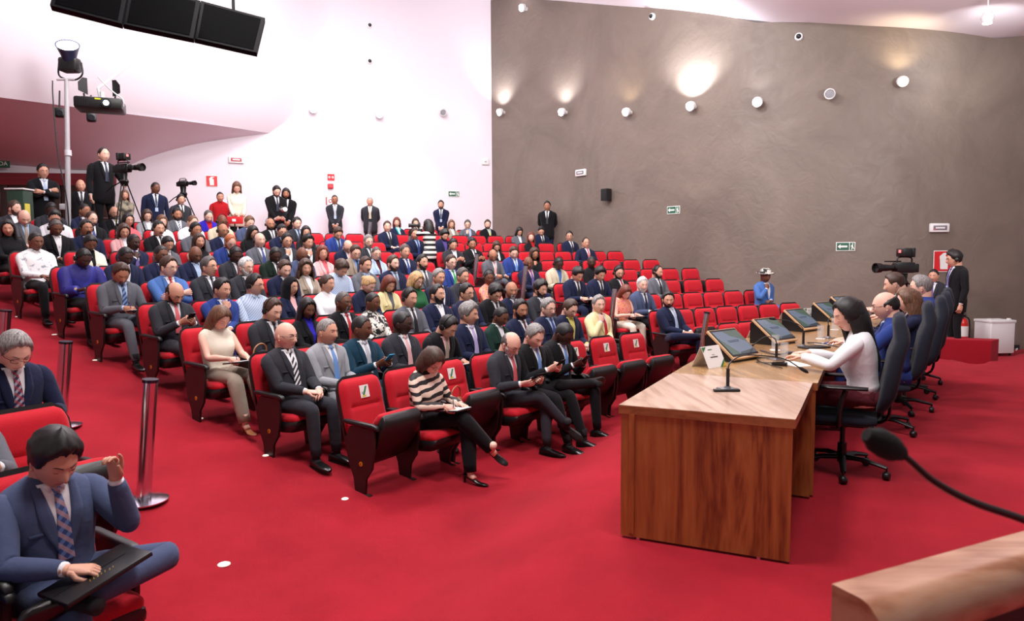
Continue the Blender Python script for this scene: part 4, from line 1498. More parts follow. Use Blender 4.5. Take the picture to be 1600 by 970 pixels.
# ------------------------------------------------------------------ the audience: one line a person
# row, pixel x, pixel y of the head, sex, skin, hair + hair colour, outfit, colour, shirt, tie, flags, pose, yaw, pitch
TABLE = """
A 677 567 f 1 on blouse p_chevron - - G W -5 38
A 798 532 m 1 dh suit charcoal white rose GBw T 0 30
A 836 513 m 1 sg suit black white skyblue - P -8 26
A 880 509 m 5 bk suit black white skyblue G P 0 34
B 446 522 m 1 xn suit charcoal white t_bw G L 14 2
B 511 518 m 2 bg suit lightgrey white skyblue - L 12 0
B 564 512 m 4 bk suit teal white silver - P 14 4
B 628 503 m 5 bk suit charcoal white pink G L 14 6
B 698 507 m 2 sk suit black pink taupe H W 10 34
B 732 485 m 2 fg suit navy white lilac - L 20 2
B 782 491 f 4 bk suit darkgreen white - - L 8 22
B 814 478 m 3 sk suit navy white burgundy B L -14 4
B 857 476 m 1 sg suit navy paleblue blue G L -2 6
B 891 476 m 1 sn suit navy yellow - G L -6 24
B 937 472 m 1 sg jacket cream white red - K -22 2
B 1047 460 m 2 sk suit navy white paleblue B L -34 6
C 344 502 f 1 lm sleeveless ivory - - - W -2 34
C 425 483 m 1 sn suit charcoal white black H L 4 18
C 481 485 f 4 lk jacket black royal - - L -6 14
C 537 470 m 4 bh suit black white red GYg L -2 0
C 582 470 f 4 bk dress p_floral - - - L 10 6
C 640 463 m 2 sk suit grey white black H L 0 4
C 683 455 m 2 sk suit navy white - B L 10 -4
C 729 451 m 2 sk suit navy white - G L 6 4
C 774 449 m 2 fk suit black white black G L -10 28
C 801 443 m 3 dg suit navy white grey HYw L -24 4
C 844 443 m 2 fk suit charcoal white - B L 6 8
C 979 453 f 1 lr sleeveless p_orange - - - W -12 38
C 1005 439 m 1 sw suit slate white navy B W -22 6
C 1197 437 m 4 xk jacket denim - - Q K -24 6
D 272 455 m 2 dk suit charcoal white rose GB P 6 30
D 346 454 m 2 sk suit blue white lilac - K 10 6
D 397 442 m 2 sk shirt p_check - - GH L 22 2
D 454 452 f 2 vk jacket navy pink - G L 8 2
D 511 441 f 2 un blouse white - - - L 20 2
D 574 440 f 1 uy jacket navy black - - L 12 32
D 609 443 f 2 or jacket cream grey - - L -6 26
D 650 433 f 1 oy blouse green - - G L 0 20
D 686 428 m 2 sg suit navy white - - L -4 6
D 723 426 m 2 sh suit charcoal paleblue - - L 4 6
D 766 430 f 4 bk blouse p_orange - - H L -24 10
D 902 421 m 2 fk suit navy white black - W -8 30
D 938 423 m 2 fk suit navy white black - W -8 22
D 968 421 m 2 sk suit black white red GHB L -20 12
D 1027 422 m 2 ak suit grey white black HB L 6 6
E 190 424 m 3 sn suit grey paleblue t_bluestripe Y W -6 30
E 262 410 m 1 sn suit denim white red G C 14 6
E 326 413 m 2 sh suit charcoal white navy G L 22 -4
E 384 414 m 1 sw suit charcoal white - GB L 8 4
E 445 419 m 1 sn suit navy white pink - L -2 20
E 479 419 f 2 cn jacket taupe white - - L -14 4
E 531 413 m 2 fn shirt p_check - - - L 4 38
E 571 411 m 2 sn suit grey paleblue - M L 0 6
E 614 407 m 1 sn suit navy paleblue grey B L 6 2
E 660 404 m 2 sk suit grey white charcoal B L 4 0
E 705 401 m 1 sn suit blue white midgreen G L -10 6
E 827 409 m 4 xk suit navy pink purple - L -22 8
E 873 409 m 5 bk jacket khaki denim - H W -10 24
E 926 408 m 5 bk shirt black - - - L -30 4
F 130 406 m 5 bk robe p_batik - - H W 0 30
F 195 398 m 5 bk suit navy white - - L 4 24
F 251 396 m 4 bk suit navy white - G L 4 8
F 305 395 m 4 xk suit navy paleblue - G L -4 16
F 369 395 m 5 bk suit charcoal white burgundy H L -8 22
F 431 395 m 5 bk jacket military white black - L -10 24
F 472 395 m 4 xk suit slate white - - L -4 24
F 505 391 f 2 or jacket pink rose - - L -20 4
F 556 385 m 1 sn jacket taupe skyblue navy G L -12 20
F 589 391 f 1 bh jacket paleblue burgundy - G L -16 12
F 633 388 m 2 sh suit navy white blue - L -6 4
F 772 399 m 3 dh suit grey white pink GH W -22 26
F 804 389 m 1 sn suit blue white skyblue - L -24 24
F 836 396 f 3 cn dress black - - G K -14 6
G 56 381 m 4 bk shirt p_whiteprint - - - L 0 8
G 142 377 f 4 uk jacket ivory black - - L -4 26
G 208 379 m 5 bk suit navy white purple - K 6 8
G 262 379 f 2 uk jacket grey white - - L -2 24
G 311 373 f 2 ln sleeveless black - - - L -4 4
G 359 372 m 1 ae suit blue white red B L 0 30
G 406 366 m 1 dg suit grey white blue H L -6 2
G 449 371 m 2 sk suit charcoal white - HG K -6 8
G 481 374 m 2 fk jacket black white - - K -4 10
G 544 383 m 1 dh suit navy white pink G L -10 40
G 576 370 m 1 sg suit charcoal white charcoal GB L -8 8
G 709 381 m 2 sk suit charcoal white - H P -18 20
G 739 378 m 3 sk suit black white charcoal H P -26 12
G 778 387 f 2 ln jacket black white - - L -20 28
G 916 375 m 2 ak suit navy white rose G A -20 -2
H 15 359 f 2 lk dress black - - - L -20 8
H 88 354 m 4 bh jacket black p_whiteprint - H L -2 20
H 135 357 m 3 sk suit navy white - GHY L 4 0
H 195 365 f 2 ln jacket pink white - - L -6 18
H 248 355 m 2 sk suit black white black HM L -2 4
H 305 356 m 3 sk suit grey white - H L 4 10
H 348 358 m 3 dh suit navy paleblue - GH L 6 8
H 394 360 f 2 lk blouse black - - - L 4 20
H 441 355 m 2 sk suit navy paleblue blue G L -8 16
H 479 359 f 2 lk blouse black - - - K -20 8
H 528 356 m 2 sn suit blue paleblue navy - L -10 34
H 650 364 m 2 sn suit navy paleblue blue - L -24 4
H 694 364 m 2 fk suit navy purple - B L -6 26
H 831 371 f 1 lr jacket black red - - L -26 4
H 891 368 m 2 sk suit navy white black G L -30 2
I 38 336 m 1 dn suit grey paleblue taupe - L -2 30
I 88 334 m 2 sk shirt white - - - L -24 28
I 142 340 m 1 an suit black white blue GB L 4 10
I 200 342 f 2 lk blouse rose - - G L 2 4
I 253 344 f 1 lm blouse white - - - L -2 12
I 300 343 m 1 am shirt white - - - L 8 26
I 346 338 m 4 xk jacket khaki white - H L 4 18
I 389 341 m 1 sm suit slate white - - L 6 22
I 423 349 m 3 xk suit black white grey HB L -10 6
I 464 343 m 1 sk suit charcoal paleblue navy - L -4 8
I 606 352 m 1 sn suit navy white black - L -20 4
I 812 361 f 2 lk jacket grey white - - L -14 30
I 847 359 m 2 sk suit navy white black - L -20 30
J 21 324 m 1 sn jacket charcoal white - B L 24 4
J 80 321 m 5 bk suit charcoal white - - L -2 26
J 131 326 m 3 bk suit navy white - - K 14 4
J 179 332 m 2 xk suit black white yellow GBh L -8 6
J 231 338 f 1 ln jacket lightgrey white - G L -12 18
J 277 332 m 3 sk suit grey white t_diag B L -4 8
J 326 334 m 1 ah suit royal red - - L -4 26
J 621 346 f 1 or jacket navy - - S L -24 6
J 650 348 f 1 ln jacket black - - - L -20 4
J 706 352 f 2 lm jacket taupe white - - L -20 6
J 732 351 m 1 sh suit grey paleblue - G K -26 12
J 763 350 m 1 sn suit black paleblue yellow B L -26 8
"""
TH1, TH2 = math.atan2(.572, -.82), math.atan2(.794, -.608)

def ring_point(px, py, r):
    """where the vertical plane through a pixel column meets the row arc of radius r"""
    d = ray(px, py)
    a = d[0] ** 2 + d[1] ** 2
    b = -2 * (d[0] * CX + d[1] * CY)
    c = CX * CX + CY * CY - r * r
    t = (-b + math.sqrt(b * b - 4 * a * c)) / (2 * a)
    return d[0] * t, d[1] * t, CAMH + d[2] * t

def facing(x, y):
    """z rotation that turns local +Y towards the centre of the rows"""
    return math.atan2(CY - y, CX - x) - math.pi / 2

NUM = ['first', 'second', 'third', 'fourth', 'fifth', 'sixth', 'seventh', 'eighth', 'ninth', 'tenth', 'eleventh', 'twelfth', 'thirteenth', 'fourteenth', 'fifteenth', 'sixteenth', 'seventeenth']
def nice(c):
    if c.startswith(('p_', 't_')):
        return {'p_chevron': 'black and cream chevron', 'p_floral': 'black and white print', 'p_orange': 'orange and pink print', 'p_batik': 'blue batik', 'p_whiteprint': 'white printed', 'p_check': 'pale blue checked',
                't_diag': 'striped', 't_bw': 'black and white striped', 't_bluestripe': 'blue striped'}[c]
    return NICE.get(c, c)

def describe(r):
    of, col, sh, tie, fl, pose = r['outfit'], r['col'], r['shirt'], r['tie'], r['flags'], r['pose']
    w = {'suit': 'suit', 'jacket': 'jacket', 'shirt': 'shirt', 'blouse': 'blouse', 'sleeveless': 'sleeveless top', 'tee': 'shirt', 'robe': 'robe', 'dress': 'dress'}[of]
    s = 'person in ' + nice(col) + ' ' + w
    if tie:
        s += ' and ' + nice(tie) + ' tie'
    elif sh and of == 'jacket':
        s += ' over ' + nice(sh) + ' top'
    if 'H' in fl:
        s += ' with headset'
    elif 'Q' in fl:
        s += ' with patterned hat'
    s += {'W': ', writing', 'P': ', holding phone', 'K': ', hand at chin', 'C': ', arms crossed', 'T': ', holding tablet'}.get(pose, '')
    return s

def cap(s, extra):
    w = s.split()
    e = extra.split()
    return ' '.join(w[:16 - len(e)]).rstrip(',') + ', ' + extra

HANDLED = []   # things people hold
PHONE_M = mat('phone_black', (16, 16, 20), .2)
SCREEN_M = mat('phone_glass', (30, 36, 50), .1)
def phone_mesh():
    return MB().box((0, 0, 0), (.074, .150, .009), 0, bev=.003).box((0, 0, .005), (.066, .138, .001), 1).data('mobile_phone', [PHONE_M, SCREEN_M])
def note_mesh():
    b = MB().box((0, 0, 0), (.20, .27, .012), 0, bev=.002).box((0, 0, .0075), (.19, .26, .004), 1)
    for i in range(9):
        b.box((0, .1 - i * .022, .0097), (.15, .0016, .0006), 2)
    return b.data('notebook', [mat('notebook_cover', (40, 40, 46), .5), PAPER, mat('ruled_line', (170, 176, 190), .8)])
def tablet_mesh():
    return MB().box((0, 0, 0), (.19, .25, .009), 0, bev=.003).box((0, 0, .005), (.17, .225, .001), 1).data('tablet_computer', [PHONE_M, SCREEN_M])
def pen_mesh():
    return MB().tube([(0, 0, 0), (0, 0, .12), (0, 0, .135)], [.0042, .0042, .003], 8).tube([(0, 0, -.014), (0, 0, 0)], [.001, .004], 8).data('pen', mat('pen_blue', (40, 50, 150), .35))
PH, NB, TB, PEN = phone_mesh(), note_mesh(), tablet_mesh(), pen_mesh()
PHB = PH.copy()
PHB.materials[0] = mat('phone_blue', (40, 150, 200), .3); PHB.materials[1] = mat('phone_blue', (40, 150, 200), .3)
def bag_mesh(c):
    b = MB()
    rings = []
    for z, w, t in ((0, .12, .035), (.02, .14, .05), (.10, .14, .045), (.15, .125, .025), (.16, .12, .012)):
        a = np.linspace(0, 2 * math.pi, 18, endpoint=False)
        rings.append(np.stack([np.sign(np.cos(a)) * np.abs(np.cos(a)) ** .5 * w, np.sign(np.sin(a)) * np.abs(np.sin(a)) ** .7 * t, np.full(18, z)], 1))
    b.loft(rings)
    return b.data('handbag', mat('bag_leather_' + str(c[0]), c, .45))
def strap_mesh(c):
    return MB().tube([(-.11, 0, .14), (-.09, .01, .24), (0, .015, .28), (.09, .01, .24), (.11, 0, .14)], .007, 8, sub=4).data('strap', mat('bag_leather_' + str(c[0]), c, .45))
BAGS = {('A', 677): ((138, 84, 46), (-.315, .10, .53), 'brown leather handbag beside the person in chevron blouse'), ('C', 344): ((176, 120, 78), (-.31, .26, .54), 'tan handbag beside the person in ivory sleeveless top')}

def place_local(me, name, root, loc, M3, label, cat, group=None):
    """a held thing: top-level, put where the person's frame says"""
    bpy.context.view_layer
    W = Matrix.Translation(root.location) @ Matrix.Rotation(root.rotation_euler.z, 4, 'Z') @ Matrix.Scale(root.scale[0], 4)
    o = link(bpy.data.objects.new(name, me))
    o.matrix_world = W @ Matrix.Translation(Vector(loc)) @ M3.to_4x4()
    return tag(o, label, cat, group)

def hold(root, pose, where, arms):
    if pose == 'P':
        me = PHB if 'teal' in root['label'] else PH
        place_local(me, 'mobile_phone', root, (.0, .385, .855), Matrix.Rotation(math.radians(42), 3, 'X'), ('blue' if me is PHB else 'dark') + ' mobile phone held by ' + where, 'phone', 'phones held by seated people')
    elif pose == 'W':
        place_local(NB, 'notebook', root, (.0, .36, .672), Matrix.Rotation(math.radians(8), 3, 'X'), 'open notebook on the lap of ' + where, 'notebook', 'notebooks on laps')
        if 'near' in root:
            pass
    elif pose == 'T':
        place_local(TB, 'tablet_computer', root, (.0, .40, .79), Matrix.Rotation(math.radians(30), 3, 'X'), 'dark tablet computer held by ' + where, 'tablet')

OVER = {  # closer figures with their own posture
    ('A', 677): dict(legs='cross', cut='W', lean=-2), ('A', 798): dict(legs='cross', lean=2), ('A', 836): dict(legs='out', lean=2), ('A', 880): dict(legs='fourr', lean=0),
    ('B', 446): dict(lean=12), ('B', 1047): dict(legs='fourr', lean=12), ('C', 344): dict(legs='out', lean=4, trousers='taupe', cut='W', shoe='tan'), ('C', 979): dict(trousers='ivory', lean=-6), ('C', 1005): dict(trousers='black'),
    ('B', 564): dict(legs='sit'), ('D', 272): dict(legs='out'), ('E', 190): dict(legs='out'), ('C', 582): dict(hair='b'), ('F', 772): dict(legs='cross'), ('I', 606): dict(legs='cross'), ('E', 873): dict(trousers='khaki'),
    ('J', 621): dict(scarf='turquoise'), ('B', 698): dict(lean=-10), ('C', 1197): dict(trousers='denim', lean=0, up=.10), ('E', 705): dict(),
}

def build_audience():
    rows = {}
    for ln in TABLE.strip().splitlines():
        p = ln.split()
        r = dict(row=p[0], px=float(p[1]), py=float(p[2]), g=p[3], skin=p[4], hair=p[5][0], hc=p[5][1], outfit=p[6], col=p[7], shirt=None if p[8] == '-' else p[8], tie=None if p[9] == '-' else p[9],
                 flags='' if p[10] == '-' else p[10], pose=p[11], yaw=float(p[12]), pitch=float(p[13]))
        if r['flags'][-1:] in 'wgh' and r['flags']:
            r['bc'] = r['flags'][-1]; r['flags'] = r['flags'][:-1]
        rows.setdefault(p[0], []).append(r)
    ends = {'A': (577, 1210), 'B': (446, 1243), 'C': (344, 1197), 'D': (272, 1125), 'E': (190, 1086), 'F': (130, 1024), 'G': (56, 965), 'H': (15, 891), 'I': (38, 847), 'J': (21, 763)}
    for k, row in enumerate(ROWS[:10]):
        rad = RA + k
        zf = FLOOR_Z[k]
        slots = []
        for r in rows[row]:
            key = (row, int(r['px']))
            r.update(OVER.get(key, {}))
            lean = r.get('lean', 8 if r['pitch'] < 18 else 2)
            if r['pose'] == 'W' and 'lean' not in r:
                lean = -2
            r['lean'] = lean
            # local offset of the head ahead of the hips
            off = -.53 * math.sin(math.radians(lean)) + .05 + .08 * math.sin(math.radians(r['pitch']))
            h = .925
            x, y, zh = ring_point(r['px'], r['py'], rad - off * h)
            ang = math.atan2(y - CY, x - CX)
            slots.append((ang, r, (x, y, zh), lean))
        left = [s for s in slots if s[0] > (TH1 + TH2) / 2 - 99 and s[0] > TH2 + .01]
        right = [s for s in slots if s not in left]
        extra = []
        def px_ang(px):
            x, y, _ = ring_point(px, 460, rad + .12)
            return math.atan2(y - CY, x - CX)
        a0 = px_ang(ends[row][0]); a1 = px_ang(ends[row][1])
        step = .495 / rad
        def fill(angs, lo, hi):
            """angles of empty seats between the taken ones; lo > hi"""
            out = []
            seq = sorted(angs, reverse=True)
            pts = [lo + step] + seq + [hi - step]
            for a, b in zip(pts, pts[1:]):
                n = int(round((a - b) / step)) - 1
                for i in range(n):
                    out.append(a + (b - a) * (i + 1) / (n + 1))
            return out
        half = .86 / rad
        LA = [s[0] for s in left]; RG = [s[0] for s in right]
        lend = min(LA + [TH2 + half]) if row not in 'A' else px_ang(1005)
        if row == 'J':
            lend = min(LA)
        empt_l = fill(LA, max([a0] + LA), lend)
        if row == 'A':
            lo_r = px_ang(1154)
        else:
            lo_r = max(RG) if RG else TH2 - half
        empt_r = fill(RG, max([lo_r] + RG), min([a1] + RG))
        if row == 'A':
            empt_r = [px_ang(p) for p in (1152, 1181, 1211)]
        if row == 'C':
            empt_r = [a for a in empt_r]
        def order(angs, first_high):
            return sorted(angs, reverse=first_high)
        for block, occ, emp, name in (('l', left, empt_l, 'the aisle with steel posts'), ('r', right, empt_r, 'the brown wall')):
            allang = sorted([s[0] for s in occ] + emp, reverse=(block == 'l'))
            for s in occ:
                ang, r, pos, lean = s
                n = allang.index(ang)
                where = 'row %s, %s seat from %s' % (row, NUM[n], name)
                x, y = CX + math.cos(ang) * rad, CY + math.sin(ang) * rad
                rz = facing(x, y)
                sc = .87
                near = y < 10.8
                spec = dict(r); spec['near'] = near; spec['far'] = False
                spec['yaw'] = r['yaw'] + random.Random(n * 7 + k).uniform(-5, 5)
                # small differences in sitting height, from the photograph
                dz = max(-.06, min(.06, pos[2] - HEAD_Z[k]))
                scp = .925 * (1 + dz * .4)
                root, B, arms, T, hcn = make_person((x, y, zf - .025 + r.get('up', 0)), rz, scp, spec)
                place = 'row %s, %s seat from %s' % (row, NUM[n], 'post aisle' if block == 'l' else 'brown wall')
                tag(root, cap(describe(r), place), 'person', 'seated audience')
                used = True
                make_seat(x, y, zf, rz, 'red theatre seat taken by a person, ' + place, 'red theatre seats', True, badge=row if (block == 'l' and n == 0) else None)
                if (row, int(r['px'])) in BAGS:
                    c_, off_, lb_ = BAGS[(row, int(r['px']))]
                    bg = place_local(bag_mesh(c_), 'handbag', root, off_, Matrix.Rotation(.3, 3, 'Z'), lb_, 'handbag')
                    inst(strap_mesh(c_), 'strap', bg)
                if r['pose'] == 'W' and y < 11:
                    place_local(PEN, 'pen', root, (.045, .40, .69), Matrix.Rotation(-.5, 3, 'X') @ Matrix.Rotation(.5, 3, 'Y'), 'blue pen in the hand of person in ' + place, 'pen', 'pens in writing hands')
                if (r['pose'] in 'WPT') and y < 13:
                    hold(root, r['pose'], 'person in ' + place, arms)
            for ang in emp:
                n = allang.index(ang)
                x, y = CX + math.cos(ang) * rad, CY + math.sin(ang) * rad
                place = 'row %s, %s seat from %s' % (row, NUM[n], 'post aisle' if block == 'l' else 'brown wall')
                make_seat(x, y, zf, facing(x, y), 'empty folded red seat' + (' with white card' if row == 'A' and block == 'l' else '') + ', ' + place, 'red theatre seats', False,
                          card=(row == 'A' and block == 'l'), badge=row if (block == 'l' and n == 0) else None)
build_audience()
# ------------------------------------------------------------------ on_floor helper
def on_floor(px, py):
    d = ray(px, py)
    last = None
    for t in np.linspace(1.0, 30, 5801):
        x, y, z = d[0] * t, d[1] * t, CAMH + d[2] * t
        if z <= terrain(x, y):
            return Vector((x, y, terrain(x, y)))
    return Vector((x, y, z))

BLK = (-.89, .456)      # the way the people at the desk face

def put_by_head(px, py, y, face, spec, sc=.93, label='', cat='person', group=None, floor=None):
    """seat or stand a person so that the head is where the photograph has it"""
    rz = math.atan2(face[1], face[0]) - math.pi / 2
    root, B, arms, T, hc = make_person((0, 0, 0), rz, sc, spec)
    h = Matrix.Rotation(rz, 3, 'Z') @ Vector(hc)
    tgt = at_y(px, py, y)
    if floor is not None:     # keep the feet on the floor, fit the height
        sc = max(.78, min(1.12, (tgt.z - floor) / h.z))
        root.scale = (sc,) * 3
        root.location = (tgt.x - h.x * sc, tgt.y - h.y * sc, floor)
    else:
        root.location = tgt - h * sc
    if label:
        tag(root, label, cat, group)
    return root, arms, hc

# ------------------------------------------------------------------ the panel desk
WOOD_END = wood_mat('walnut_veneer', (112, 52, 26), (156, 88, 44), (178, 110, 60), 2, .62, .38, .15)
WOOD_EDGE = wood_mat('walnut_edge', (134, 78, 42), (158, 96, 56), (172, 108, 66), 0, .6, .4, .1)
WOOD_TOP = wood_mat('laminate_top_with_reflection', (178, 144, 124), (204, 172, 152), (216, 188, 170), 1, .35, .22, .6)  # pale laminate, its colour brightened to hold the white ceiling's reflection
WOOD_TOP2 = wood_mat('oak_brown_top', (140, 104, 66), (168, 130, 88), (186, 150, 106), 1, .35, .25, .5)
DESKZ = .765
E0, E1 = at_z(962, 840, 0), at_z(1222, 880, 0)
def desk():
    L = [at_z(967, 632, DESKZ), at_z(1121, 543, DESKZ), at_z(1189, 521, DESKZ), at_z(1265, 491.5, DESKZ)]
    L = [Vector((p.x, p.y, 0)) for p in L]
    R0 = at_z(1243, 655, DESKZ); R0.z = 0
    path = [Vector((p[0], p[1], 0)) for p in resample(L, 24)]
    d0 = (path[1] - path[0]).normalized()
    wid = (R0 - path[0]).length
    def nrm(i):
        a, c = path[max(0, i - 1)], path[min(len(path) - 1, i + 1)]
        t = (c - a).normalized()
        return Vector((t.y, -t.x, 0))
    right = [path[i] + (nrm(i) * wid if i else (R0 - path[0])) for i in range(len(path))]
    def section(name, i0, i1, top, extra, label, f0=0.0):
        r = empty(name, tuple((path[i0] + right[i0]) / 2))
        tag(r, label, 'desk')
        o = r.location.copy()
        P = [path[i] - o for i in range(i0, i1 + 1)]
        Q = [right[i] - o + nrm(i) * extra for i in range(i0, i1 + 1)]
        if f0:
            P[0] = P[0] + (P[1] - P[0]) * 0
        t = MB()
        poly = P + Q[::-1]
        t.prism([(p.x, p.y) for p in poly], DESKZ - .048, DESKZ)
        t.build('desk_top', [top], r, angle=30)
        eb_ = MB().prism([(p.x, p.y) for p in [(P[0] - (P[1] - P[0]).normalized() * .003)] + P[1:] + Q[:0:-1] + [Q[0] - (P[1] - P[0]).normalized() * .003]], DESKZ - .049, DESKZ - .003)
        eb_.build('edge_band', WOOD_EDGE, r, angle=30)
        # panels under the top
        def panel(a, b, nm, th=.03, z0=.014, z1=DESKZ - .0485):
            d = (b - a).normalized()
            n = Vector((d.y, -d.x, 0)) * th
            MB().prism([(a.x, a.y), (b.x, b.y), (b.x + n.x, b.y + n.y), (a.x + n.x, a.y + n.y)], z0, z1).build(nm, WOOD_END, r, angle=30)
        inw = (P[1] - P[0]).normalized() * .004
        panel(Q[0] + inw - (Q[0] - P[0]).normalized() * .012, P[0] + inw + (Q[0] - P[0]).normalized() * .012, 'end_panel', .035)
        for j in range(len(P) - 1):
            pass
        m = MB()
        inner = [p + nrm(i0 + j) * .06 for j, p in enumerate(P)]
        m.loft([[(p.x, p.y, .035), (p.x, p.y, DESKZ - .049), (p.x + nrm(i0 + j).x * .03, p.y + nrm(i0 + j).y * .03, DESKZ - .049), (p.x + nrm(i0 + j).x * .03, p.y + nrm(i0 + j).y * .03, .035)] for j, p in enumerate(inner)])
        m.build('modesty_panel', WOOD_END, r, angle=30)
        panel(P[-1] - inw * 3, Q[-1] - inw * 3, 'end_panel', .03)
        # glides
        for p in (P[0].lerp(Q[0], .12), P[0].lerp(Q[0], .82)):
            MB().lathe([(0, 0), (.014, 0), (.010, .035), (0, .035)], (p.x + inw.x * 4, p.y + inw.y * 4, 0), 12).build('levelling_foot', CHROME, r)
        return r
    k = 4
    section('conference_desk', 0, k, WOOD_TOP, 0, 'walnut end section of the panel desk with bare pale top and one microphone')
    section('conference_desk', k, 23, WOOD_TOP2, .03, 'long brown curved panel desk carrying the tilted monitors')
    return path, right
DP, DR = desk()

def on_desk(px, py):
    return at_z(px, py, DESKZ)

RZ_SCREEN = math.atan2(-.78, .62) - math.pi / 2      # local +Y towards the sitters
SCR = mat('screen_blue_grey', (14, 18, 24), .15, emit=(98, 112, 130), strength=.8)
TRIMW = mat('pale_wood_trim', (204, 168, 128), .5)
def monitor_meshes():
    w = .18
    b = MB()
    prof = [(-.16, 0), (-.16, .19), (-.135, .205), (.095, .022), (.095, 0)]
    b.add([(-w, y, z) for y, z in prof] + [(w, y, z) for y, z in prof], [tuple(range(5)), tuple(range(9, 4, -1))] + [(i, i + 5, (i + 1) % 5 + 5, (i + 1) % 5) for i in range(5)])
    body = b.data('housing', BLACK_PL, 30)
    u = np.array((0, .095 + .135, .022 - .205)); Ls = np.linalg.norm(u); u = u / Ls
    n = np.array((0, -u[2], u[1]))
    c = np.array((0, (-.135 + .095) / 2, (.205 + .022) / 2))
    M3 = Matrix(((1, 0, 0), (0, u[1], n[1]), (0, u[2], n[2]))).to_4x4()
    M3 = Matrix.Translation(c + n * .012) @ M3
    t = MB().box((0, 0, 0), (w * 2 + .012, Ls + .03, .020), 0, bev=.003)
    fr = t.data('wooden_frame', TRIMW)
    g = MB().box((0, 0, 0), (w * 2 - .012, Ls - .002, .004), 0, bev=.001).data('bezel', BLACK_PL)
    s = MB().box((0, 0, 0), (w * 2 - .035, Ls - .04, .002))
    a_, b_ = w - .0175, Ls / 2 - .02
    s.slab((0, 0, .0011), (1, 0, 0), (0, 1, 0), (0, 0, 1), [(-a_, -b_), (-a_, b_ * .1), (-a_ * .6, b_ * -.25), (-a_ * .1, -b_ * .55), (a_ * .2, -b_)][::-1], .0004, 1)
    s.slab((0, 0, .0011), (1, 0, 0), (0, 1, 0), (0, 0, 1), [(a_, b_), (a_, -b_ * .45), (a_ * .8, -b_ * .1), (a_ * .55, b_ * .5), (a_ * .3, b_)], .0004, 1)
    s.slab((0, 0, .0011), (1, 0, 0), (0, 1, 0), (0, 0, 1), [(-a_, b_), (-a_, b_ * .7), (a_ * .25, b_ * .86), (a_ * .3, b_)][::-1], .0004, 2)
    s = s.data('screen', [SCR, mat('screen_green', (20, 30, 26), .2, emit=(60, 84, 70), strength=.8), mat('screen_dark_band', (12, 16, 20), .2, emit=(40, 52, 60), strength=.8)])
    l = MB()
    for i, ww in enumerate((.13, .15)):
        l.box((0, -.004 - .014 * i, 0), (ww, .006, .0008))
    ln = l.data('screen_lettering', mat('screen_text', (40, 54, 72), .6))
    return body, fr, g, s, ln, M3
MM = monitor_meshes()
def monitor(px, py, k, where):
    p = on_desk(px, py)
    r = empty('desk_monitor', p, RZ_SCREEN)
    tag(r, 'tilted desk monitor with pale wood edge, ' + where, 'monitor', 'tilted monitors along the panel desk')
    inst(MM[0], 'housing', r)
    f = inst(MM[1], 'wooden_frame', r); f.matrix_local = MM[5]
    g = inst(MM[2], 'bezel', r); g.matrix_local = MM[5] @ Matrix.Translation((0, -.008, .0122))
    s = inst(MM[3], 'screen', r); s.matrix_local = MM[5] @ Matrix.Translation((0, -.004, .0157))
    t = inst(MM[4], 'screen_lettering', s); t.location = (0, 0, .0016)
for i, (px, py) in enumerate([(1148, 561), (1212, 536), (1256, 516), (1298, 501), (1322, 488)]):
    monitor(px, py, i, ['nearest the bare desk end', 'second from the bare desk end', 'third from the bare desk end', 'fourth from the bare desk end', 'last before the far end of the desk'][i])

def tent_card(px, py, where, txt):
    p = on_desk(px, py)
    r = empty('name_card', p, RZ_SCREEN)
    tag(r, 'white folded name card on the panel desk, ' + where, 'name card', 'name cards on the panel desk')
    for sd, nm in ((1, 'front_leaf'), (-1, 'rear_leaf')):
        b = MB()
        b.slab((0, sd * .075, 0), (1, 0, 0), (0, -sd * .43, .903), (0, .903 * sd, .43), [(-.11, 0), (.11, 0), (.11, .168), (-.11, .168)][::sd], .002)
        o = b.build(nm, PAPER, r, angle=30)
        if sd == 1:
            q = MB()
            c = np.array((0, .0785, .0)); uy = np.array((0, -.43, .903)); n = np.array((0, .903, .43))
            q.slab(c, (1, 0, 0), uy, n, [(-.108, .002), (-.035, .002), (-.108, .062)], .0008, 1)
            q.slab(c, (1, 0, 0), uy, n, [(.108, .166), (.108, .125), (.058, .166)], .0008, 1)
            q.slab(c + n * .0006, (1, 0, 0), uy, n, [(-.108, .002), (-.060, .002), (-.108, .040)], .0008, 2)
            q.slab(c, (1, 0, 0), uy, n, [(-.045, .080), (.045, .080), (.045, .087), (-.045, .087)], .0008, 0)
            q.slab(c, (1, 0, 0), uy, n, [(-.015, .100), (.015, .100), (.015, .103), (-.015, .103)], .0008, 0)
            q.slab(c, (1, 0, 0), uy, n, [(-.005, .140), (.045, .140), (.045, .145), (-.005, .145)], .0008, 1)
            q.build('printing', [mat('print_dark', (50, 52, 60), .6), mat('print_green', (52, 110, 66), .6), mat('print_gold', (190, 160, 50), .6)], o, angle=30)
tent_card(1108, 572, 'beside the nearest monitor', '')
tent_card(1187, 527, 'beside the second monitor', '')
tent_card(1229, 509, 'behind the third monitor', '')
tent_card(1263, 500, 'before the fourth monitor', '')

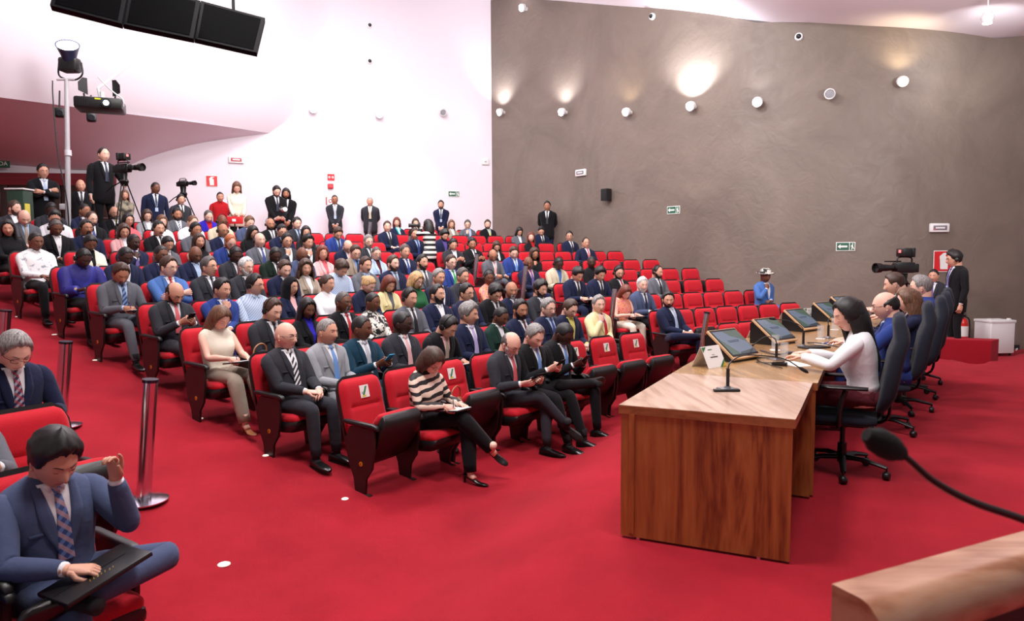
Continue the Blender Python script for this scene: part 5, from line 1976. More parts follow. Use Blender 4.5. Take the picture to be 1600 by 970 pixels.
def cup(px, py, where, h=.135):
    p = on_desk(px, py)
    r = empty('water_glass', p)
    tag(r, 'tall clear glass of water on the panel desk, ' + where, 'glass', 'water glasses on the panel desk')
    b = MB().lathe([(.0, .002), (.030, .002), (.034, h), (.0315, h), (.0275, .010), (0, .010)], (0, 0, .0), 24)
    b.build('tumbler', GLASS, r)
    MB().lathe([(0, .0105), (.0272, .0105), (.0298, h * .55), (0, h * .55)], (0, 0, 0), 24).build('water', mat_water(), r)
    MB().lathe([(0, 0), (.045, 0), (.045, .002), (0, .002)], (0, 0, 0), 24).build('paper_coaster', PAPER, r)
def mat_water():
    if 'water' in _M:
        return _M['water']
    mt, nt, b = new_mat('water')
    b.inputs['Base Color'].default_value = (.8, .86, .9, 1)
    b.inputs['Alpha'].default_value = .10
    b.inputs['Roughness'].default_value = .02
    _M['water'] = mt
    return mt
cup(1211, 547, 'behind the second microphone')
cup(1225, 561, 'nearest the person in white blouse')
cup(1282, 529, 'beside the third monitor')
cup(1304, 515, 'beside the fourth monitor')

def desk_mic(base, pts, where, plate=True):
    """pts: pixel path with depth offsets from the base, height above the desk"""
    p = on_desk(*base)
    r = empty('gooseneck_microphone', p)
    tag(r, 'black gooseneck microphone on the panel desk, ' + where, 'microphone', 'gooseneck microphones on the panel desk')
    b = MB()
    b.box((0, 0, .004), (.10, .10, .008), 0, rz=.4, bev=.002)
    b.lathe([(0, .008), (.022, .008), (.018, .02), (0, .02)], (0, 0, 0), 16)
    b.build('base_plate', STEEL, r)
    MB().tube([(0, 0, .018), (0, 0, .13)], .011, 12).build('stem', BLACK_PL, r)
    P = [Vector((0, 0, .13))] + [Vector(q) for q in pts]
    MB().tube(P, .0042, 8, sub=5).build('gooseneck', BLACK_PL, r)
    d = (P[-1] - P[-2]).normalized()
    MB().tube([P[-1] - d * .005, P[-1] + d * .012, P[-1] + d * .045, P[-1] + d * .055], [.006, .011, .011, .006], 12, round_end=True).build('capsule', mat('foam_black', (12, 12, 13), .95, bump=.4, bscale=400), r)
    return r
m1 = desk_mic((1137, 608), [(.02, .01, .17), (.12, .08, .20), (.28, .16, .185), (.42, .17, .16), (.50, .13, .11)], 'alone on the bare desk end')
MB().box((-.03, -.075, .008), (.16, .035, .014), bev=.003).build('control_strip', BLACK_PL, m1)
desk_mic((1213, 562), [(-.01, .03, .17), (-.06, .10, .17), (-.14, .14, .10)], 'between the two nearest glasses')
desk_mic((1255, 541), [(-.015, .01, .18), (-.10, .05, .225), (-.22, .10, .24)], 'in front of the third monitor')
desk_mic((1294, 528), [(.0, .01, .17), (.06, .05, .22), (.13, .08, .24)], 'beside the third glass')

def flat_thing(name, px, py, size, rz, mt, label, cat, h=.002, z=0, bev=0):
    p = on_desk(px, py)
    o = MB().box((0, 0, h / 2 + z + .0005), (*size, h), bev=bev).build(name, mt, loc=p, rz=rz)
    return tag(o, label, cat)
def cable(name, pts, mt, label, r=.0035, cat='cable'):
    P = [Vector(on_desk(*q[:2])) + Vector((0, 0, q[2])) for q in pts]
    o = P[0].copy()
    return tag(MB().tube([p - o for p in P], r, 6, sub=5).build(name, mt, loc=o), label, cat)
flat_thing('paper_sheet', 1243, 569, (.16, .24), .3, PAPER, 'white paper under the hands of the person in white blouse', 'paper')
flat_thing('paper_sheet', 1268, 553, (.17, .26), 1.9, PAPER, 'white paper beside the black folder on the desk', 'paper')
flat_thing('black_folder', 1272, 543.5, (.13, .26), 1.95, BLACK_PL, 'closed black folder lying on the desk between papers', 'folder', h=.014, bev=.003)
flat_thing('paper_sheet', 1297, 537, (.15, .24), 2.0, PAPER, 'white paper with blue pen beyond the black folder', 'paper')
flat_thing('ballpoint_pen', 1293, 536.5, (.010, .14), 2.3, mat('pen_blue', (40, 50, 150), .35), 'blue pen on the paper beyond the black folder', 'pen', h=.009, z=.003)
flat_thing('voice_recorder', 1240, 553, (.045, .12), 1.2, mat('recorder_grey', (66, 66, 72), .4), 'small dark grey device lying beside the nearest water glass', 'device', h=.02, bev=.006)
flat_thing('power_adapter', 1218, 571, (.06, .11), 1.1, BLACK_PL, 'black adapter among the tangled cables on the desk', 'adapter', h=.025, bev=.006)
cable('desk_cable', [(1188, 548, .006), (1196, 551, .01), (1213, 556, .012), (1234, 552, .008), (1243, 553, .006)], BLACK_PL, 'black cable running behind the second microphone base', .006)
cable('desk_cable', [(1182, 566, .004), (1200, 573, .03), (1225, 571, .03), (1212, 562, .01), (1184, 560, .006), (1190, 568, .01), (1222, 577, .01)], BLACK_PL, 'tangled black cable heap beside the nearest monitor', .0045)
cable('desk_cable', [(1262, 536, .006), (1275, 539, .02), (1290, 541, .02), (1308, 543, .008)], BLACK_PL, 'black cable lying along the papers on the desk', .006)

# ------------------------------------------------------------------ office chairs
UPH = mat('dark_navy_upholstery', (30, 34, 46), .85, bump=.3, bscale=260, spec=.2, sheen=.1)
def chair_meshes():
    d = {}
    b = MB()
    rings = []
    for z, w, y, th in ((.50, .17, -.235, .03), (.54, .20, -.245, .045), (.62, .225, -.262, .055), (.75, .235, -.262, .055), (.90, .235, -.262, .055), (1.0, .225, -.275, .05), (1.06, .205, -.262, .05), (1.12, .185, -.24, .045), (1.165, .165, -.232, .035), (1.185, .12, -.235, .018)):
        a = np.linspace(0, 2 * math.pi, 24, endpoint=False)
        ca, sa = np.cos(a), np.sin(a)
        rings.append(np.stack([np.sign(ca) * np.abs(ca) ** .32 * w * 1.06, y - (z - .5) * .16 + np.sign(sa) * np.abs(sa) ** .55 * th, np.full(24, z)], 1))
    d['back'] = b.loft(rings).data('backrest', UPH, 60)
    b = MB()
    rings = []
    for y, w, z0, z1 in ((-.22, .20, .40, .46), (-.15, .235, .385, .475), (.1, .24, .385, .475), (.2, .235, .38, .47), (.26, .21, .39, .44)):
        a = np.linspace(0, 2 * math.pi, 20, endpoint=False)
        ca, sa = np.cos(a), np.sin(a)
        rings.append(np.stack([np.sign(ca) * np.abs(ca) ** .4 * w, np.full(20, y), (z0 + z1) / 2 + np.sign(sa) * np.abs(sa) ** .6 * (z1 - z0) / 2], 1))
    d['seat'] = b.loft(rings).data('seat', UPH, 60)
    for sd in (-1, 1):
        b = MB()
        b.tube([(sd * .20, .02, .40), (sd * .27, .02, .42), (sd * .285, .01, .54), (sd * .28, -.02, .66)], [(.018, .028)] * 4, 8, sub=4)
        rings = []
        for y, w in ((-.16, .02), (-.14, .036), (.08, .042), (.13, .036), (.15, .018)):
            a = np.linspace(0, 2 * math.pi, 12, endpoint=False)
            rings.append(np.stack([sd * .28 + np.cos(a) * w, np.full(12, y), .675 + np.sin(a) * .014], 1))
        b.loft(rings)
        d['arm%d' % sd] = b.data('armrest', BLACK_PL, 50)
    d['col'] = MB().tube([(0, 0, .08), (0, 0, .22)], .032, 14).tube([(0, 0, .2), (0, 0, .385)], .018, 12).box((0, -.02, .375), (.16, .24, .04), bev=.01).tube([(0, -.10, .37), (0, -.28, .42), (0, -.305, .62)], [(.03, .012)] * 3, 8, sub=4).data('gas_column', BLACK_MET)
    d['knob'] = MB().lathe([(0, -.02), (.026, -.02), (.026, .02), (0, .02)], (.20, -.22, .60), 14, axis=(1, 0, 0)).data('adjuster_knob', BLACK_PL)
    b = MB()
    for i in range(5):
        a = i * 2 * math.pi / 5 + .3
        c, s = math.cos(a), math.sin(a)
        b.tube([(c * .02, s * .02, .12), (c * .15, s * .15, .118), (c * .30, s * .30, .085)], [(.028, .022), (.024, .018), (.018, .013)], 8)
    d['star'] = b.data('star_base', BLACK_MET)
    b = MB()
    b.lathe([(0, -.022), (.022, -.022), (.030, -.014), (.030, .014), (.022, .022), (0, .022)], (0, 0, .030), 16, axis=(1, 0, 0))
    b.tube([(0, 0, .045), (0, 0, .09)], .008, 8)
    b.box((0, .004, .052), (.03, .03, .02), bev=.006)
    d['castor'] = b.data('castor', BLACK_PL)
    return d
CHM = chair_meshes()
def office_chair(x, y, face, label, rot=0):
    r = empty('office_chair', (x, y, terrain(x, y)), math.atan2(face[1], face[0]) - math.pi / 2, 1.0)
    tag(r, label, 'office chair', 'high-backed office chairs behind the panel desk')
    inst(CHM['back'], 'backrest', r); inst(CHM['seat'], 'seat', r)
    inst(CHM['arm1'], 'armrest', r); inst(CHM['arm-1'], 'armrest', r)
    inst(CHM['col'], 'gas_column', r); inst(CHM['knob'], 'adjuster_knob', r)
    s = inst(CHM['star'], 'star_base', r, rot=(0, 0, rot))
    for i in range(5):
        a = i * 2 * math.pi / 5 + .3
        inst(CHM['castor'], 'castor', s, (math.cos(a) * .30, math.sin(a) * .30, 0), (0, 0, a + i))
chairs = [(2.42, 5.08, 'dark office chair of the person in white blouse', .4), (3.34, 6.30, 'dark office chair of the person in royal blue jacket', .1), (3.95, 7.12, 'dark office chair of the person with long hair at the desk', .7),
          (4.45, 7.85, 'dark office chair of the person in blue suit beside the camera', .2), (4.97, 8.66, 'last dark office chair towards the brown wall', .5)]
for x, y, lb, ro in chairs:
    office_chair(x, y, BLK, lb, ro)

desk_people = [
    (1326, 492, 5.02, dict(g='f', skin='1', hair='l', hc='k', outfit='blouse', col='white', pose='E', yaw=26, pitch=16, lean=-6, trousers='burgundy', near=True, hl=.44), 'person in white blouse seated at the desk nearest its bare end, hands on table'),
    (1384, 478, 6.22, dict(skin='1', hair='d', hc='k', col='blue', flags='G', pose='E', yaw=4, pitch=8, lean=-4, tie='navy'), 'person in royal blue suit with glasses seated second along the desk'),
    (1419, 470, 7.05, dict(g='f', skin='1', hair='l', hc='m', outfit='jacket', col='navy', pose='E', yaw=10, pitch=10, lean=0, hl=.26), 'person with long loose hair seated third along the desk'),
    (1439, 449, 7.75, dict(skin='1', hair='s', hc='g', col='blue', flags='', pose='E', yaw=0, pitch=4, lean=2, tie='navy'), 'person in blue suit seated fourth along the desk'),
    (1398, 443, 8.30, dict(skin='1', hair='s', hc='n', col='charcoal', flags='', pose='E', yaw=0, pitch=14, lean=-10), 'person in charcoal suit leaning in at the far end of the desk'),
]
for px, py, y, sp, lb in desk_people:
    put_by_head(px, py, y, BLK, sp, .97, lb, 'person', None)

# ------------------------------------------------------------------ people in the nearest rows by the camera
FAC = (.84, -.54)
sp = dict(skin='2', hair='f', hc='k', col='slate', tie='t_plaid', pose='L', yaw=2, pitch=26, lean=4, legs='four', fat=1.05, shoe='black',
          W_={1: (.10, .36, .72), -1: (-.17, .24, 1.02)}, D_={1: (-.75, .65, -.1), -1: (.10, .30, .95)}, N_={1: (-.1, 0, -1), -1: (.85, .45, .1)}, C_={1: .45, -1: .8}, pole_={1: (.7, -.5, -.5), -1: (-.3, .2, -.9)},
          curls={-1: (.25, .75, .95, 1.1)})
root, arms, hc = put_by_head(84, 717, 2.88, FAC, sp, .93, 'person in slate blue suit with plaid tie, folder on lap, one hand raised', 'person')
x1, y1, z1 = root.location
make_seat(x1, y1, z1 - .0, root.rotation_euler.z, 'red theatre seat taken by the person in slate suit with folder', 'red theatre seats', True, sc=.93)
fo = MB().box((0, 0, 0), (.36, .27, .022), 0, bev=.006).box((0, 0, .0), (.345, .262, .014), 1).box((.02, .0, .0125), (.30, .004, .002), 0)
fo = place_local(fo.data('leather_folder', [BLACK_PL, PAPER]), 'leather_folder', root, (.02, .42, .685), Matrix.Rotation(math.radians(14), 3, 'Y') @ Matrix.Rotation(math.radians(6), 3, 'X'), 'black leather folder with gold emblem on the lap of person in slate suit', 'folder')
em = MB()
for i in range(7):
    em.tube([(-.05 + i * .016, .05 + .006 * math.sin(i * 2), .012), (-.042 + i * .016, .066 + .004 * math.cos(i), .012)], .0022, 5)
em.build('gold_emblem', mat('gold_foil', (206, 172, 84), .3, .8), fo)

sp = dict(skin='1', hair='s', hc='g', col='navy', outfit='suit', tie='t_plaidred', shirt='white', flags='G', pose='W', yaw=0, pitch=32, lean=-4, trousers='ivory')
root, arms, hc = put_by_head(22, 548, 4.25, FAC, sp, .95, 'person in navy jacket and plaid tie writing in notebook, pale trousers', 'person')
x1, y1, z1 = root.location
make_seat(x1, y1, z1, root.rotation_euler.z, 'red theatre seat under the person with pale trousers', 'red theatre seats', True, sc=.9)
place_local(NB, 'notebook', root, (.02, .40, .715), Matrix.Rotation(math.radians(-6), 3, 'X') @ Matrix.Rotation(math.radians(-12), 3, 'Y'), 'open notebook held by person in pale trousers', 'notebook', 'notebooks on laps')

sp = dict(skin='2', hair='s', hc='g', col='grey', pose='T', yaw=0, pitch=10, lean=6, W_={1: (.05, .38, .84), -1: (-.06, .40, .86)}, D_={1: (-.3, .7, .6), -1: (.3, .6, .7)}, C_={1: .3, -1: .35})
root, arms, hc = put_by_head(-88, 632, 3.3, FAC, sp, .95, 'person in grey suit with raised hands and wristwatch, cut by the frame', 'person')
x1, y1, z1 = root.location
make_seat(x1, y1, z1, root.rotation_euler.z, 'red theatre seat beside the empty seat, taken by person in grey suit', 'red theatre seats', True, sc=.93)
w = arms[-1][2]
MB().tube([w + np.array((-.028, 0, 0)) * 0 + (arms[-1][1] - w) * .10, w + (arms[-1][1] - w) * .17], .031, 14).build('wristwatch', STEEL, root)

sp = dict(skin='2', hair='s', hc='n', col='blue', pose='L', yaw=0, pitch=10, lean=8, legs='cross')
root, arms, hc = put_by_head(-165, 745, 2.5, FAC, sp, .93, 'person in bright blue suit, only knees in view, beside the folder holder', 'person')
x1, y1, z1 = root.location
make_seat(x1, y1, z1, root.rotation_euler.z, 'red theatre seat under the person in bright blue suit', 'red theatre seats', True, sc=.93)
p = at_y(88, 700, 3.72)
make_seat(p.x - .08, p.y + .05, -.20, math.atan2(FAC[1], FAC[0]) - math.pi / 2, 'empty folded red theatre seat behind the person in slate suit', 'red theatre seats', False, sc=.95)

# ------------------------------------------------------------------ steel posts
def steel_post(top, yb, label, r=.048, h=.86, tilt_=.10, group='polished steel barrier posts'):
    t = at_y(top[0], top[1], yb)
    x0 = t.x - h * tilt_
    z0 = terrain(x0, yb)
    h = t.z - z0
    o = empty('steel_post', (x0, yb, z0), 0, 1)
    tag(o, label, 'barrier post', group)
    ax = Vector((t.x - x0, 0, h))
    MB().tube([Vector((0, 0, 0)), ax * .5, ax * .985], r, 20, up=(0, 1, 0)).build('post', CHROME, o)
    MB().tube([ax * .975, ax], [r * 1.08, r * 1.08], 20, up=(0, 1, 0)).build('post_cap', mat('dark_chrome', (70, 72, 84), .25, .9), o)
    MB().lathe([(0, 0), (.16, 0), (.16, .008), (.12, .018), (.06, .024), (0, .024)], (0, 0, .001), 36).build('round_base', CHROME, o)
    return o
steel_post((235, 592), 4.72, 'polished steel post with round base on the carpet, closest to the camera')
steel_post((103, 533), 5.75, 'polished steel post behind the person with pale trousers')
steel_post((9, 484), 6.7, 'polished steel post at the frame edge above grey hair')
for (px, py, yb), wh in zip([(1105, 487, 8.9), (961, 448, 10.1), (822, 413, 11.6), (746, 395, 12.8), (641, 367, 14.8), (579, 345, 16.3)],
                            ['rising behind the panel desk', 'beside the person in orange print', 'beside the person in purple tie', 'beside the person with headset writing in row F', 'beside the photographer in stripes', 'before the guard with open jacket']):
    steel_post((px, py), yb, 'slim polished steel aisle post ' + wh, r=.036, tilt_=.14)

# ------------------------------------------------------------------ floor spots and vents
for i, (px, py, rr) in enumerate([(539, 780, .026), (415, 712, .026), (313, 654, .026), (234, 603, .026), (149, 563, .028), (85, 523, .028), (28, 495, .028), (350, 882, .036), (186, 803, .034)]):
    p = on_floor(px, py)
    o = MB().lathe([(0, 0), (rr, 0), (rr, .004), (rr * .8, .008), (0, .008)], (0, 0, 0), 20).build('floor_marker_light', mat('marker_white', (240, 236, 220), .4, emit=(255, 250, 235), strength=.3), loc=p)
    tag(o, 'small round white floor light in the carpet ' + ['by the row A end seat', 'by the row B end seat', 'by the row C end seat', 'by the row D end seat', 'by the row E end seat', 'by the row F end seat', 'by the row G end seat', 'alone on open carpet', 'beside the round post base'][i], 'floor light', 'floor lights')
for i, (px, py) in enumerate([(700, 706), (758, 672), (800, 640)]):
    p = on_floor(px, py)
    o = MB().lathe([(0, 0), (.10, 0), (.10, .02), (.08, .03), (0, .03)], (0, 0, 0), 24).build('floor_vent', BLACK_PL, loc=p)
    tag(o, 'round black floor vent under row A seats, ' + ['by the striped blouse', 'second from the striped blouse', 'third from the striped blouse'][i], 'vent', 'round floor vents')

# ------------------------------------------------------------------ the lectern beside the camera and its microphone
def lectern():
    A, Bp = at_z(1300, 912, 1.05), at_z(1600, 829, 1.05)
    d = (Bp - A); d.z = 0; d.normalize()
    n = Vector((d.y, -d.x, 0))
    r = empty('lectern', (A.x, A.y, 0))
    tag(r, 'wooden lectern with rounded rail close to the camera', 'lectern')
    prof = [(0, 0), (0, -.085), (.085, -.085), (.095, -.07), (.097, -.045), (.088, -.02), (.070, -.004), (.055, 0)]
    o = Vector((0, 0, 0))
    rings = []
    for s in (0, .15, .4, 1.1):
        rings.append([(d.x * s + n.x * a, d.y * s + n.y * a, 1.05 + b) for a, b in prof])
    b = MB().loft(rings)
    b.build('rail', wood_mat('lectern_wood', (150, 100, 72), (178, 132, 104), (190, 148, 122), 0, .8, .35, .3), r, angle=35)
    b = MB()
    q = [(d.x * .03 + n.x * .02, d.y * .03 + n.y * .02), (d.x * 1.08 + n.x * .02, d.y * 1.08 + n.y * .02), (d.x * 1.08 + n.x * .08, d.y * 1.08 + n.y * .08), (d.x * .03 + n.x * .08, d.y * .03 + n.y * .08)]
    b.prism(q, 0, .966)
    b.build('front_board', mat('lectern_dark', (30, 20, 18), .5), r, angle=30)
    m = empty('gooseneck_microphone', at_y(1740, 900, 1.12))
    tag(m, 'black foam gooseneck microphone rising out of the lectern', 'microphone')
    o = m.location
    P = [at_y(1740, 900, 1.12), at_y(1660, 842, 1.08), at_y(1600, 812, 1.04), at_y(1520, 784, 1.0), at_y(1460, 752, .97), at_y(1425, 722, .95), at_y(1403, 704, .94)]
    MB().tube([p - o for p in P], [.006, .006, .006, .0055, .005, .0045, .0045], 12, sub=6).build('gooseneck', BLACK_PL, m)
    Q = [at_y(1404, 706, .94), at_y(1395, 702, .937), at_y(1383, 695, .933), at_y(1369, 687, .93), at_y(1360, 682, .928)]
    MB().tube([q_ - o for q_ in Q], [.012, .017, .019, .018, .012], 16, round_end=True).build('foam_windscreen', mat('foam_black', (12, 12, 13), .95), m)
    MB().tube([at_y(1410, 712, .942) - o, at_y(1402, 704, .94) - o], .0085, 12).build('collar_ring', BLACK_MET, m)
    MB().lathe([(0, -.10), (.02, -.10), (.02, -.005), (.008, .0), (0, 0)], (0, 0, 0), 14).build('socket', BLACK_MET, m)
lectern()

# ------------------------------------------------------------------ cameras on tripods
def camera_meshes():
    d = {}
    b = MB().box((0, 0, 0), (.13, .34, .17), bev=.02).box((.0, -.20, -.01), (.11, .10, .14), bev=.015).box((.075, .02, .0), (.02, .20, .10), bev=.006).tube([(0, .17, .0), (0, .20, .0)], .06, 16)
    d['body'] = b.data('camera_body', BLACK_PL)
    d['lens'] = MB().lathe([(0, 0), (.045, 0), (.048, .08), (.055, .13), (.055, .22), (.075, .25), (.08, .34), (.07, .34), (.06, .30), (0, .29)], (0, .19, .0), 24, axis=(0, 1, 0)).box((.075, .30, 0), (.05, .12, .08), bev=.01).data('lens', BLACK_PL)
    d['handle'] = MB().tube([(0, -.15, .085), (0, -.13, .16), (0, .06, .17), (0, .12, .15), (0, .13, .085)], .012, 8, sub=3).data('carrying_handle', BLACK_PL)
    d['finder'] = MB().box((-.02, .02, .24), (.17, .16, .13), bev=.012).box((-.02, -.085, .24), (.19, .06, .15), bev=.01).tube([(0, .0, .17), (0, .0, .19)], .02, 8).data('viewfinder', BLACK_PL)
    d['mic'] = MB().tube([(.09, -.02, .10), (.09, .28, .10)], .012, 10).data('shotgun_microphone', BLACK_PL)
    d['led'] = MB().box((-.02, .101, .26), (.05, .004, .045)).data('tally_light', mat('tally_red', (255, 120, 120), .4, emit=(255, 90, 90), strength=1.2))
    return d
CM = camera_meshes()
def broadcast_camera(px, py, y, face, sc, label, tall=1.45, legs=True, finder=True):
    p = at_y(px, py, y)
    gz = terrain(p.x, p.y)
    r = empty('broadcast_camera', p, math.atan2(face[1], face[0]) - math.pi / 2, sc)
    tag(r, label, 'camera')
    for k in ('body', 'lens', 'handle', 'mic'):
        inst(CM[k], {'body': 'camera_body', 'lens': 'lens', 'handle': 'carrying_handle', 'mic': 'shotgun_microphone'}[k], r)
    if finder:
        f = inst(CM['finder'], 'viewfinder', r); inst(CM['led'], 'tally_light', f)
    t = empty('tripod', (p.x, p.y, gz))
    tag(t, 'black camera tripod under the ' + label.split(',')[0], 'tripod')
    top = p.z - gz - .09 * sc
    MB().lathe([(0, top - .22), (.05, top - .22), (.075, top - .14), (.05, top - .10), (.06, top), (0, top)], (0, 0, 0), 18).build('fluid_head', BLACK_MET, t)
    MB().tube([(0, 0, top - .12), (-face[0] * .28, -face[1] * .28, top - .22), (-face[0] * .42, -face[1] * .42, top - .30)], .010, 8).build('pan_handle', BLACK_MET, t)
    for i in range(3):
        a = 2 * math.pi * i / 3 + .5
        c, s = math.cos(a), math.sin(a)
        e = Vector((c * .52, s * .52, 0))
        e.z = terrain(p.x + e.x, p.y + e.y) - gz
        u = Vector((c * .05, s * .05, top - .2))
        k = Vector((-s, c, 0)) * .022
        b = MB().tube([u + k, u.lerp(e, .55) + k], .010, 8).tube([u - k, u.lerp(e, .55) - k], .010, 8).tube([u.lerp(e, .45), e], .013, 8)
        b.tube([u.lerp(e, .55) + k * 1.4, u.lerp(e, .55) - k * 1.4], .016, 8)
        b.build('leg', BLACK_MET, t)
    MB().tube([(0, 0, .42), Vector((math.cos(.5) * .34, math.sin(.5) * .34, .42))], .008, 6).tube([(0, 0, .42), Vector((math.cos(2.594) * .34, math.sin(2.594) * .34, .42))], .008, 6).tube([(0, 0, .42), Vector((math.cos(4.689) * .34, math.sin(4.689) * .34, .42))], .008, 6).build('spreader', BLACK_MET, t)
broadcast_camera(1412, 418, 10.4, (-.97, -.22), .92, 'large black broadcast camera aimed across the rows, before the brown wall')
broadcast_camera(193, 263, 12.0, (.93, -.36), .82, 'large black broadcast camera beside the standing operator, red light lit')
broadcast_camera(286, 287, 14.2, (.9, -.4), .62, 'small black video camera before the pale wall', finder=False)

# ------------------------------------------------------------------ standing people
def stand(px, py, y, face, spec, label, floor=None, group=None):
    sp = dict(stand=True, pose='D', near=y < 9, far=False, lean=0)
    sp.update(spec)
    f = terrain(*at_y(px, py, y).xy) if floor is None else floor
    return put_by_head(px, py, y, face, sp, .9, label, 'person', group, floor=f)
stand(523, 312, 18.2, (.25, -.97), dict(skin='3', hair='b', hc='k', col='charcoal', tie='silver', flags='GL', pose='L'), 'person in charcoal suit standing under the red hydrant sign')
stand(578, 315, 18.9, (.15, -.99), dict(skin='2', hair='b', hc='g', col='charcoal', tie='khaki', pose='B', fat=1.12), 'person in charcoal suit, olive tie, standing alone against the pale wall')
stand(689, 320, 19.2, (.05, -1), dict(skin='2', hair='s', hc='k', col='navy', tie='navy', flags='BL', pose='L'), 'person in navy suit with badge standing below the green arrow sign')
stand(855, 322, 18.1, (-.1, -1), dict(skin='3', hair='s', hc='k', col='black', tie='black', trousers='navy', pose='B'), 'person in black jacket standing against the brown wall, hands behind')
stand(432, 299, 16.6, (.6, -.8), dict(skin='1', hair='s', hc='k', col='black', tie='navy', flags='GB', pose='P', pitch=26), 'person in black suit holding a photo camera with white lens')
stand(447, 303, 17.4, (.3, -.95), dict(skin='3', hair='o', hc='k', col='black', tie='black', flags='B', pose='L'), 'person in black suit beside the photographer against the pale wall')
stand(370, 293, 15.9, (.45, -.9), dict(g='f', skin='1', hair='l', hc='m', outfit='sweater' if False else 'blouse', col='ivory', pose='P', pitch=30, trousers='black'), 'person in beige sweater standing, looking at phone')
stand(344, 308, 16.6, (.5, -.87), dict(skin='2', hair='b', hc='k', outfit='shirt', col='red', shirt='red', pose='D'), 'person in red shirt behind the person in beige sweater')
stand(162, 242, 12.4, (.82, -.57), dict(skin='1', hair='a', hc='k', col='black', tie='navy', flags='', pose='D', W_={-1: (-.24, .30, 1.12)}, fat=1.0), 'person in black suit and navy tie operating the big camera', floor=1.86)
tag(MB().box((0, 0, -.16), (1.5, 1.2, .30), bev=.01).build('camera_riser', CARPET, loc=(-7.15, 12.75, 1.86)), 'low carpeted riser under the camera operator', 'riser')
stand(67, 268, 12.9, (.75, -.66), dict(skin='2', hair='s', hc='k', col='black', tie='paleblue', flags='GL', pose='C'), 'person in black suit standing with arms crossed before the dark doors')
stand(126, 290, 14.0, (.6, -.8), dict(skin='2', hair='d', hc='g', col='black', tie='black', pose='B'), 'person in black suit in the shade of the doorway')
stand(195, 305, 14.3, (.5, -.87), dict(g='f', skin='2', hair='l', hc='m', outfit='blouse', col='p_camo', pose='L', trousers='black'), 'person in patterned top behind the tripod legs')
stand(243, 294, 14.0, (.6, -.8), dict(skin='4', hair='b', hc='k', col='navy', tie='navy', flags='L', pose='D', yaw=20), 'person in navy suit and badge leaning beside the small camera')
stand(283, 320, 13.6, (.7, -.7), dict(skin='2', hair='s', hc='k', col='charcoal', tie='black', flags='H', pose='D'), 'person in charcoal suit with headset behind the small camera')
stand(669, 352, 13.9, (-.75, .66), dict(g='f', skin='3', hair='c', hc='k', outfit='blouse', col='p_stripe', trousers='grey', pose='K', pitch=4, W_={-1: (-.03, .24, 1.52)}), 'person in black and white striped sweater taking a photograph')
stand(1491, 405, 11.2, (-.97, .1), dict(skin='2', hair='f', hc='k', col='black', tie='purple', flags='GHL', pose='D', trousers='black', yaw=-8), 'person in black suit and headset standing beside the large camera', floor=-.02)
stand(1459, 431, 12.4, (-.7, -.7), dict(skin='2', hair='b', hc='k', col='charcoal', tie='purple', pose='L'), 'person in charcoal suit and purple tie standing by the red sign', floor=-.25)

# hand-held photo cameras
def photo_camera(loc, face, sc, label, white):
    r = empty('photo_camera', loc, math.atan2(face[1], face[0]) - math.pi / 2, sc)
    tag(r, label, 'photo camera')
    MB().box((0, 0, 0), (.15, .07, .10), bev=.012).box((0, -.002, .06), (.06, .055, .035), bev=.008).build('camera_body', BLACK_PL, r)
    b = MB().lathe([(0, 0), (.036, 0), (.036, .05), (.045, .09), (.045, .20), (.05, .21), (.05, .26), (.042, .26), (0, .25)], (0, .03, 0), 20, axis=(0, 1, 0))
    b.build('lens', WHITE_PL if white else BLACK_PL, r)
photo_camera(at_y(440, 328, 16.25), (.5, -.75), 1.0, 'photo camera with long white lens held by person in black suit', True)
photo_camera(at_y(655, 352, 13.95), (-.95, -.1), .72, 'black photo camera held up by the person in striped sweater', False)

# ------------------------------------------------------------------ wall fittings
EMW = mat('lamp_glow', (255, 255, 255), .4, emit=(255, 252, 248), strength=45)
EMO = mat('lamp_glow_warm', (255, 240, 214), .4, emit=(255, 214, 150), strength=12)
LENS_OFF = mat('lamp_lens_off', (150, 150, 156), .2)
def wall_lamp(px, py, kind, label, glow=0, col=(.94, .96, 1), down=False):
    p, n = wallpt(px, py)
    o = empty('wall_spotlight', p)
    tag(o, label, 'wall lamp', 'round white wall spotlights')
    c = n * .15
    MB().tube([Vector((0, 0, 0)), n * .07], .045, 18).build('mount', WHITE_PL, o)
    ax = (n + Vector((0, 0, -.35 if kind != 'up' else .9))).normalized()
    b = MB()
    b.lathe([(0, -.10), (.05, -.095), (.085, -.06), (.10, 0), (.098, .05), (.088, .055), (.088, .03), (0, .03)], tuple(c), 28, axis=tuple(ax))
    b.build('lamp_head', WHITE_PL, o)
    m = {'on': EMW, 'warm': EMO, 'off': LENS_OFF}[kind if kind in ('on', 'warm', 'off') else 'on']
    MB().lathe([(0, .031), (.078, .031), (.07, .045), (0, .052)], tuple(c), 24, axis=tuple(ax)).build('lamp_lens', m, o)
    if glow:
        d = bpy.data.lights.new('spotlight_beam', 'SPOT')
        d.energy = glow; d.color = col; d.spot_size = math.radians(120); d.spot_blend = .9; d.shadow_soft_size = .05
        l = link(bpy.data.objects.new('spotlight_beam', d))
        l.location = p + n * .34 + Vector((0, 0, -.16 if down else .16))
        tgt = p + Vector((0, 0, -1.0 if down else 1.0))
        d.energy *= 1.7
        l.rotation_euler = (tgt - l.location).to_track_quat('-Z', 'Y').to_euler()
